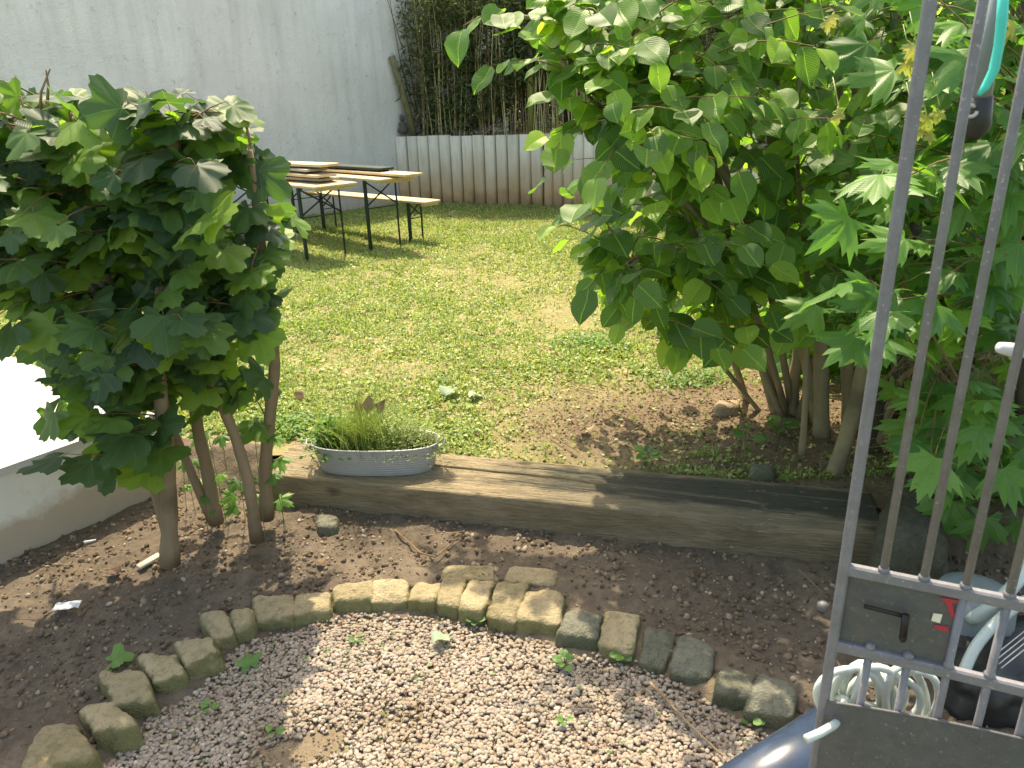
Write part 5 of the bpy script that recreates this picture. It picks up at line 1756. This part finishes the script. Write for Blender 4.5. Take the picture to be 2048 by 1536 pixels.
# turquoise strap with hanging pole end
hp = thing('hanging_pole', 'grey-blue pole end with a dark cap hanging behind the gate bars', 'pole', tuple(gpt(.11, 1.2, .06)))
ho = gpt(.11, 1.2, .06)
A_, B_ = at(2010, -60, 1.12), at(1948, 262, 1.16)
MB().tube([A_, (A_ * .6 + B_ * .4), B_], [.012, .011, .017], 12).build('shaft', M['grey_plastic'], hp, off=ho)
e = (B_ - A_) / np.linalg.norm(B_ - A_)
MB().tube([B_ - e * .05, B_ - e * .01, B_, B_ + e * .012], [.016, .021, .019, .008], 12).build('cap', M['black_plastic'], hp, off=ho)
P = [at(x, y, 1.06) for x, y in [(2008, -30), (2004, 40), (1998, 90), (1988, 140), (1970, 175), (1958, 190)]]
so = MB().tube(P, [.006, .0068, .0062, .0065, .0055, .003], 8).build('strap', M['turquoise'])
tag(so, 'bright turquoise strap hanging at the top of the gate', 'strap')
P = [at(1940 + 14 * math.cos(a), 222 + 12 * math.sin(a), 1.14) for a in np.linspace(0, 5.5, 12)]
MB().tube(P, .003, 6).build('wire_tie', M['wire'], hp, off=ho)
cp = at(2012, 702, 1.05)
c2 = MB(); c2.tube([cp + [-.012, 0, .006], cp + [.005, 0, .002], cp + [.03, -.005, 0]], [.008, .0105, .010], 10)
tag(c2.build('plastic_clip', M['white_plastic'], None, off=cp, loc=tuple(cp)), 'whitish plastic clip fixed on a gate bar at the right edge', 'clip')

# ------------------------------------------------------------------ things heaped behind the gate
hc = at(1745, 1405, 1.0)
ho = hc
coil = MB()
pts3 = []
for lp_, (cx, cy, rx_, ry_, ph, turns) in enumerate([(1705, 1392, 58, 54, 2.2, 2.6), (1730, 1402, 46, 66, .5, 2.3), (1765, 1390, 62, 46, 4.2, 1.8), (1818, 1396, 44, 60, 1.2, 2.4)]):
    k1, k2, k3 = rng.uniform(0, 6, 3)
    for t in np.linspace(0, turns * 2 * PI, int(24 * turns)):
        w1 = 1 + .16 * math.sin(t * .37 + k1); w2 = 1 + .18 * math.sin(t * .53 + k2)
        pts3.append(at(cx + 10 * math.sin(t * .31 + k3) + rx_ * w1 * math.cos(t + ph), cy + 9 * math.cos(t * .41 + k1) + ry_ * w2 * math.sin(t + ph), 1.055 + .022 * math.sin(t * .7 + lp_ + k2)))
coil.tube(pts3, .0068, 8)
hose = coil.build('rope_coil', M['mint_hose'], None, off=hc, loc=tuple(hc))
tag(hose, 'tangled coil of pale mint-grey hose hanging behind the gate above the panel', 'hose')
P = [at(x, y, Y) for x, y, Y in [(1672, 1392, 1.06), (1690, 1400, 1.03), (1688, 1425, 1.0), (1668, 1450, .955), (1640, 1466, .93), (1612, 1478, .92)]]
coil2 = MB().tube(P, .007, 8).build('hose_end', M['mint_hose'], hose, off=hc)
# blue tube
a_, b_ = gp(1420, 1650, -.02), gp(1720, 1450, .04)
ax_ = (b_ - a_)
bt = thing('blue_tube', 'glossy dark blue plastic tube lying on the gravel at the foot of the gate', 'tube', tuple(a_))
e = ax_ / np.linalg.norm(ax_)
MB().tube([a_ - e * .01, a_, b_, b_ + e * .01], [.06, .085, .085, .06], 28).build('shell', M['blue_plastic'], bt, off=a_)
# bucket and pipes and sack
bk = gp(1945, 1215, 0.0)
bko = thing('grey_bucket', 'upturned grey-blue plastic bucket behind the gate, below the maple leaves', 'bucket', (bk[0], bk[1], -.14))
MB().lathe([(.13, 0), (.125, .01), (.112, .16), (.10, .20), (.06, .215), (.005, .217)], n=24).build('shell', M['grey_plastic'], bko)
MB().lathe([(.132, -.005), (.142, 0), (.142, .012), (.132, .018)], n=24).build('rim', M['grey_plastic'], bko)
for (trk, r, lab) in [([(2075, 1085, .20), (2040, 1160, .16), (1990, 1210, .10), (1940, 1240, .02)], .019, 'thick pale mint plastic pipe, upper one of two behind the gate'),
                      ([(2090, 1180, .15), (2010, 1225, .10), (1950, 1290, .04), (1925, 1350, -.02)], .015, 'thinner pale mint plastic pipe, lower one of two behind the gate')]:
    P = np.array([gp(*q) for q in trk]); t = np.linspace(0, 3, 12); Q = np.array([[np.interp(v, range(4), P[:, c]) for c in range(3)] for v in t])
    for _ in range(2): Q[1:-1] = (Q[:-2] + 2 * Q[1:-1] + Q[2:]) / 4
    tag(MB().tube(Q, r, 14).build('plastic_pipe', M['pale_plastic'], None, off=Q[0], loc=tuple(Q[0])), lab, 'pipe', 'pale plastic pipes behind the gate')
sk = [gp(x, y, -.02) for x, y in [(1900, 1200), (2150, 1200), (2150, 1380), (1900, 1370)]]
o = stone_mesh('black_sack', sk, -.2, -.02, M['black_plastic'], 5, nn=3, amp=.05, res=14); tag(o, 'dark plastic sack on the ground under the pale pipes', 'sack')
mb = MB()
for i in range(4):
    mb.tube([gp(1990 + i * 4, 1310 + i * 9, .05), gp(2070 + i * 4, 1245 + i * 9, .09)], .0018, 5)
tag(mb.build('steel_wires', M['wire']), 'four thin parallel steel wires behind the gate at the right edge', 'wires')
mb = MB()
for i in range(16):
    c = gp(rng.uniform(1660, 2050), rng.uniform(1330, 1440), -.12); a = rng.uniform(0, PI)
    mb.tube([c, c + [.09 * math.cos(a), .09 * math.sin(a), .02]], .003, 4)
tag(mb.build('twig_litter', M['twig']), 'short twigs littering the soil behind the gate', 'twigs', kind='stuff')
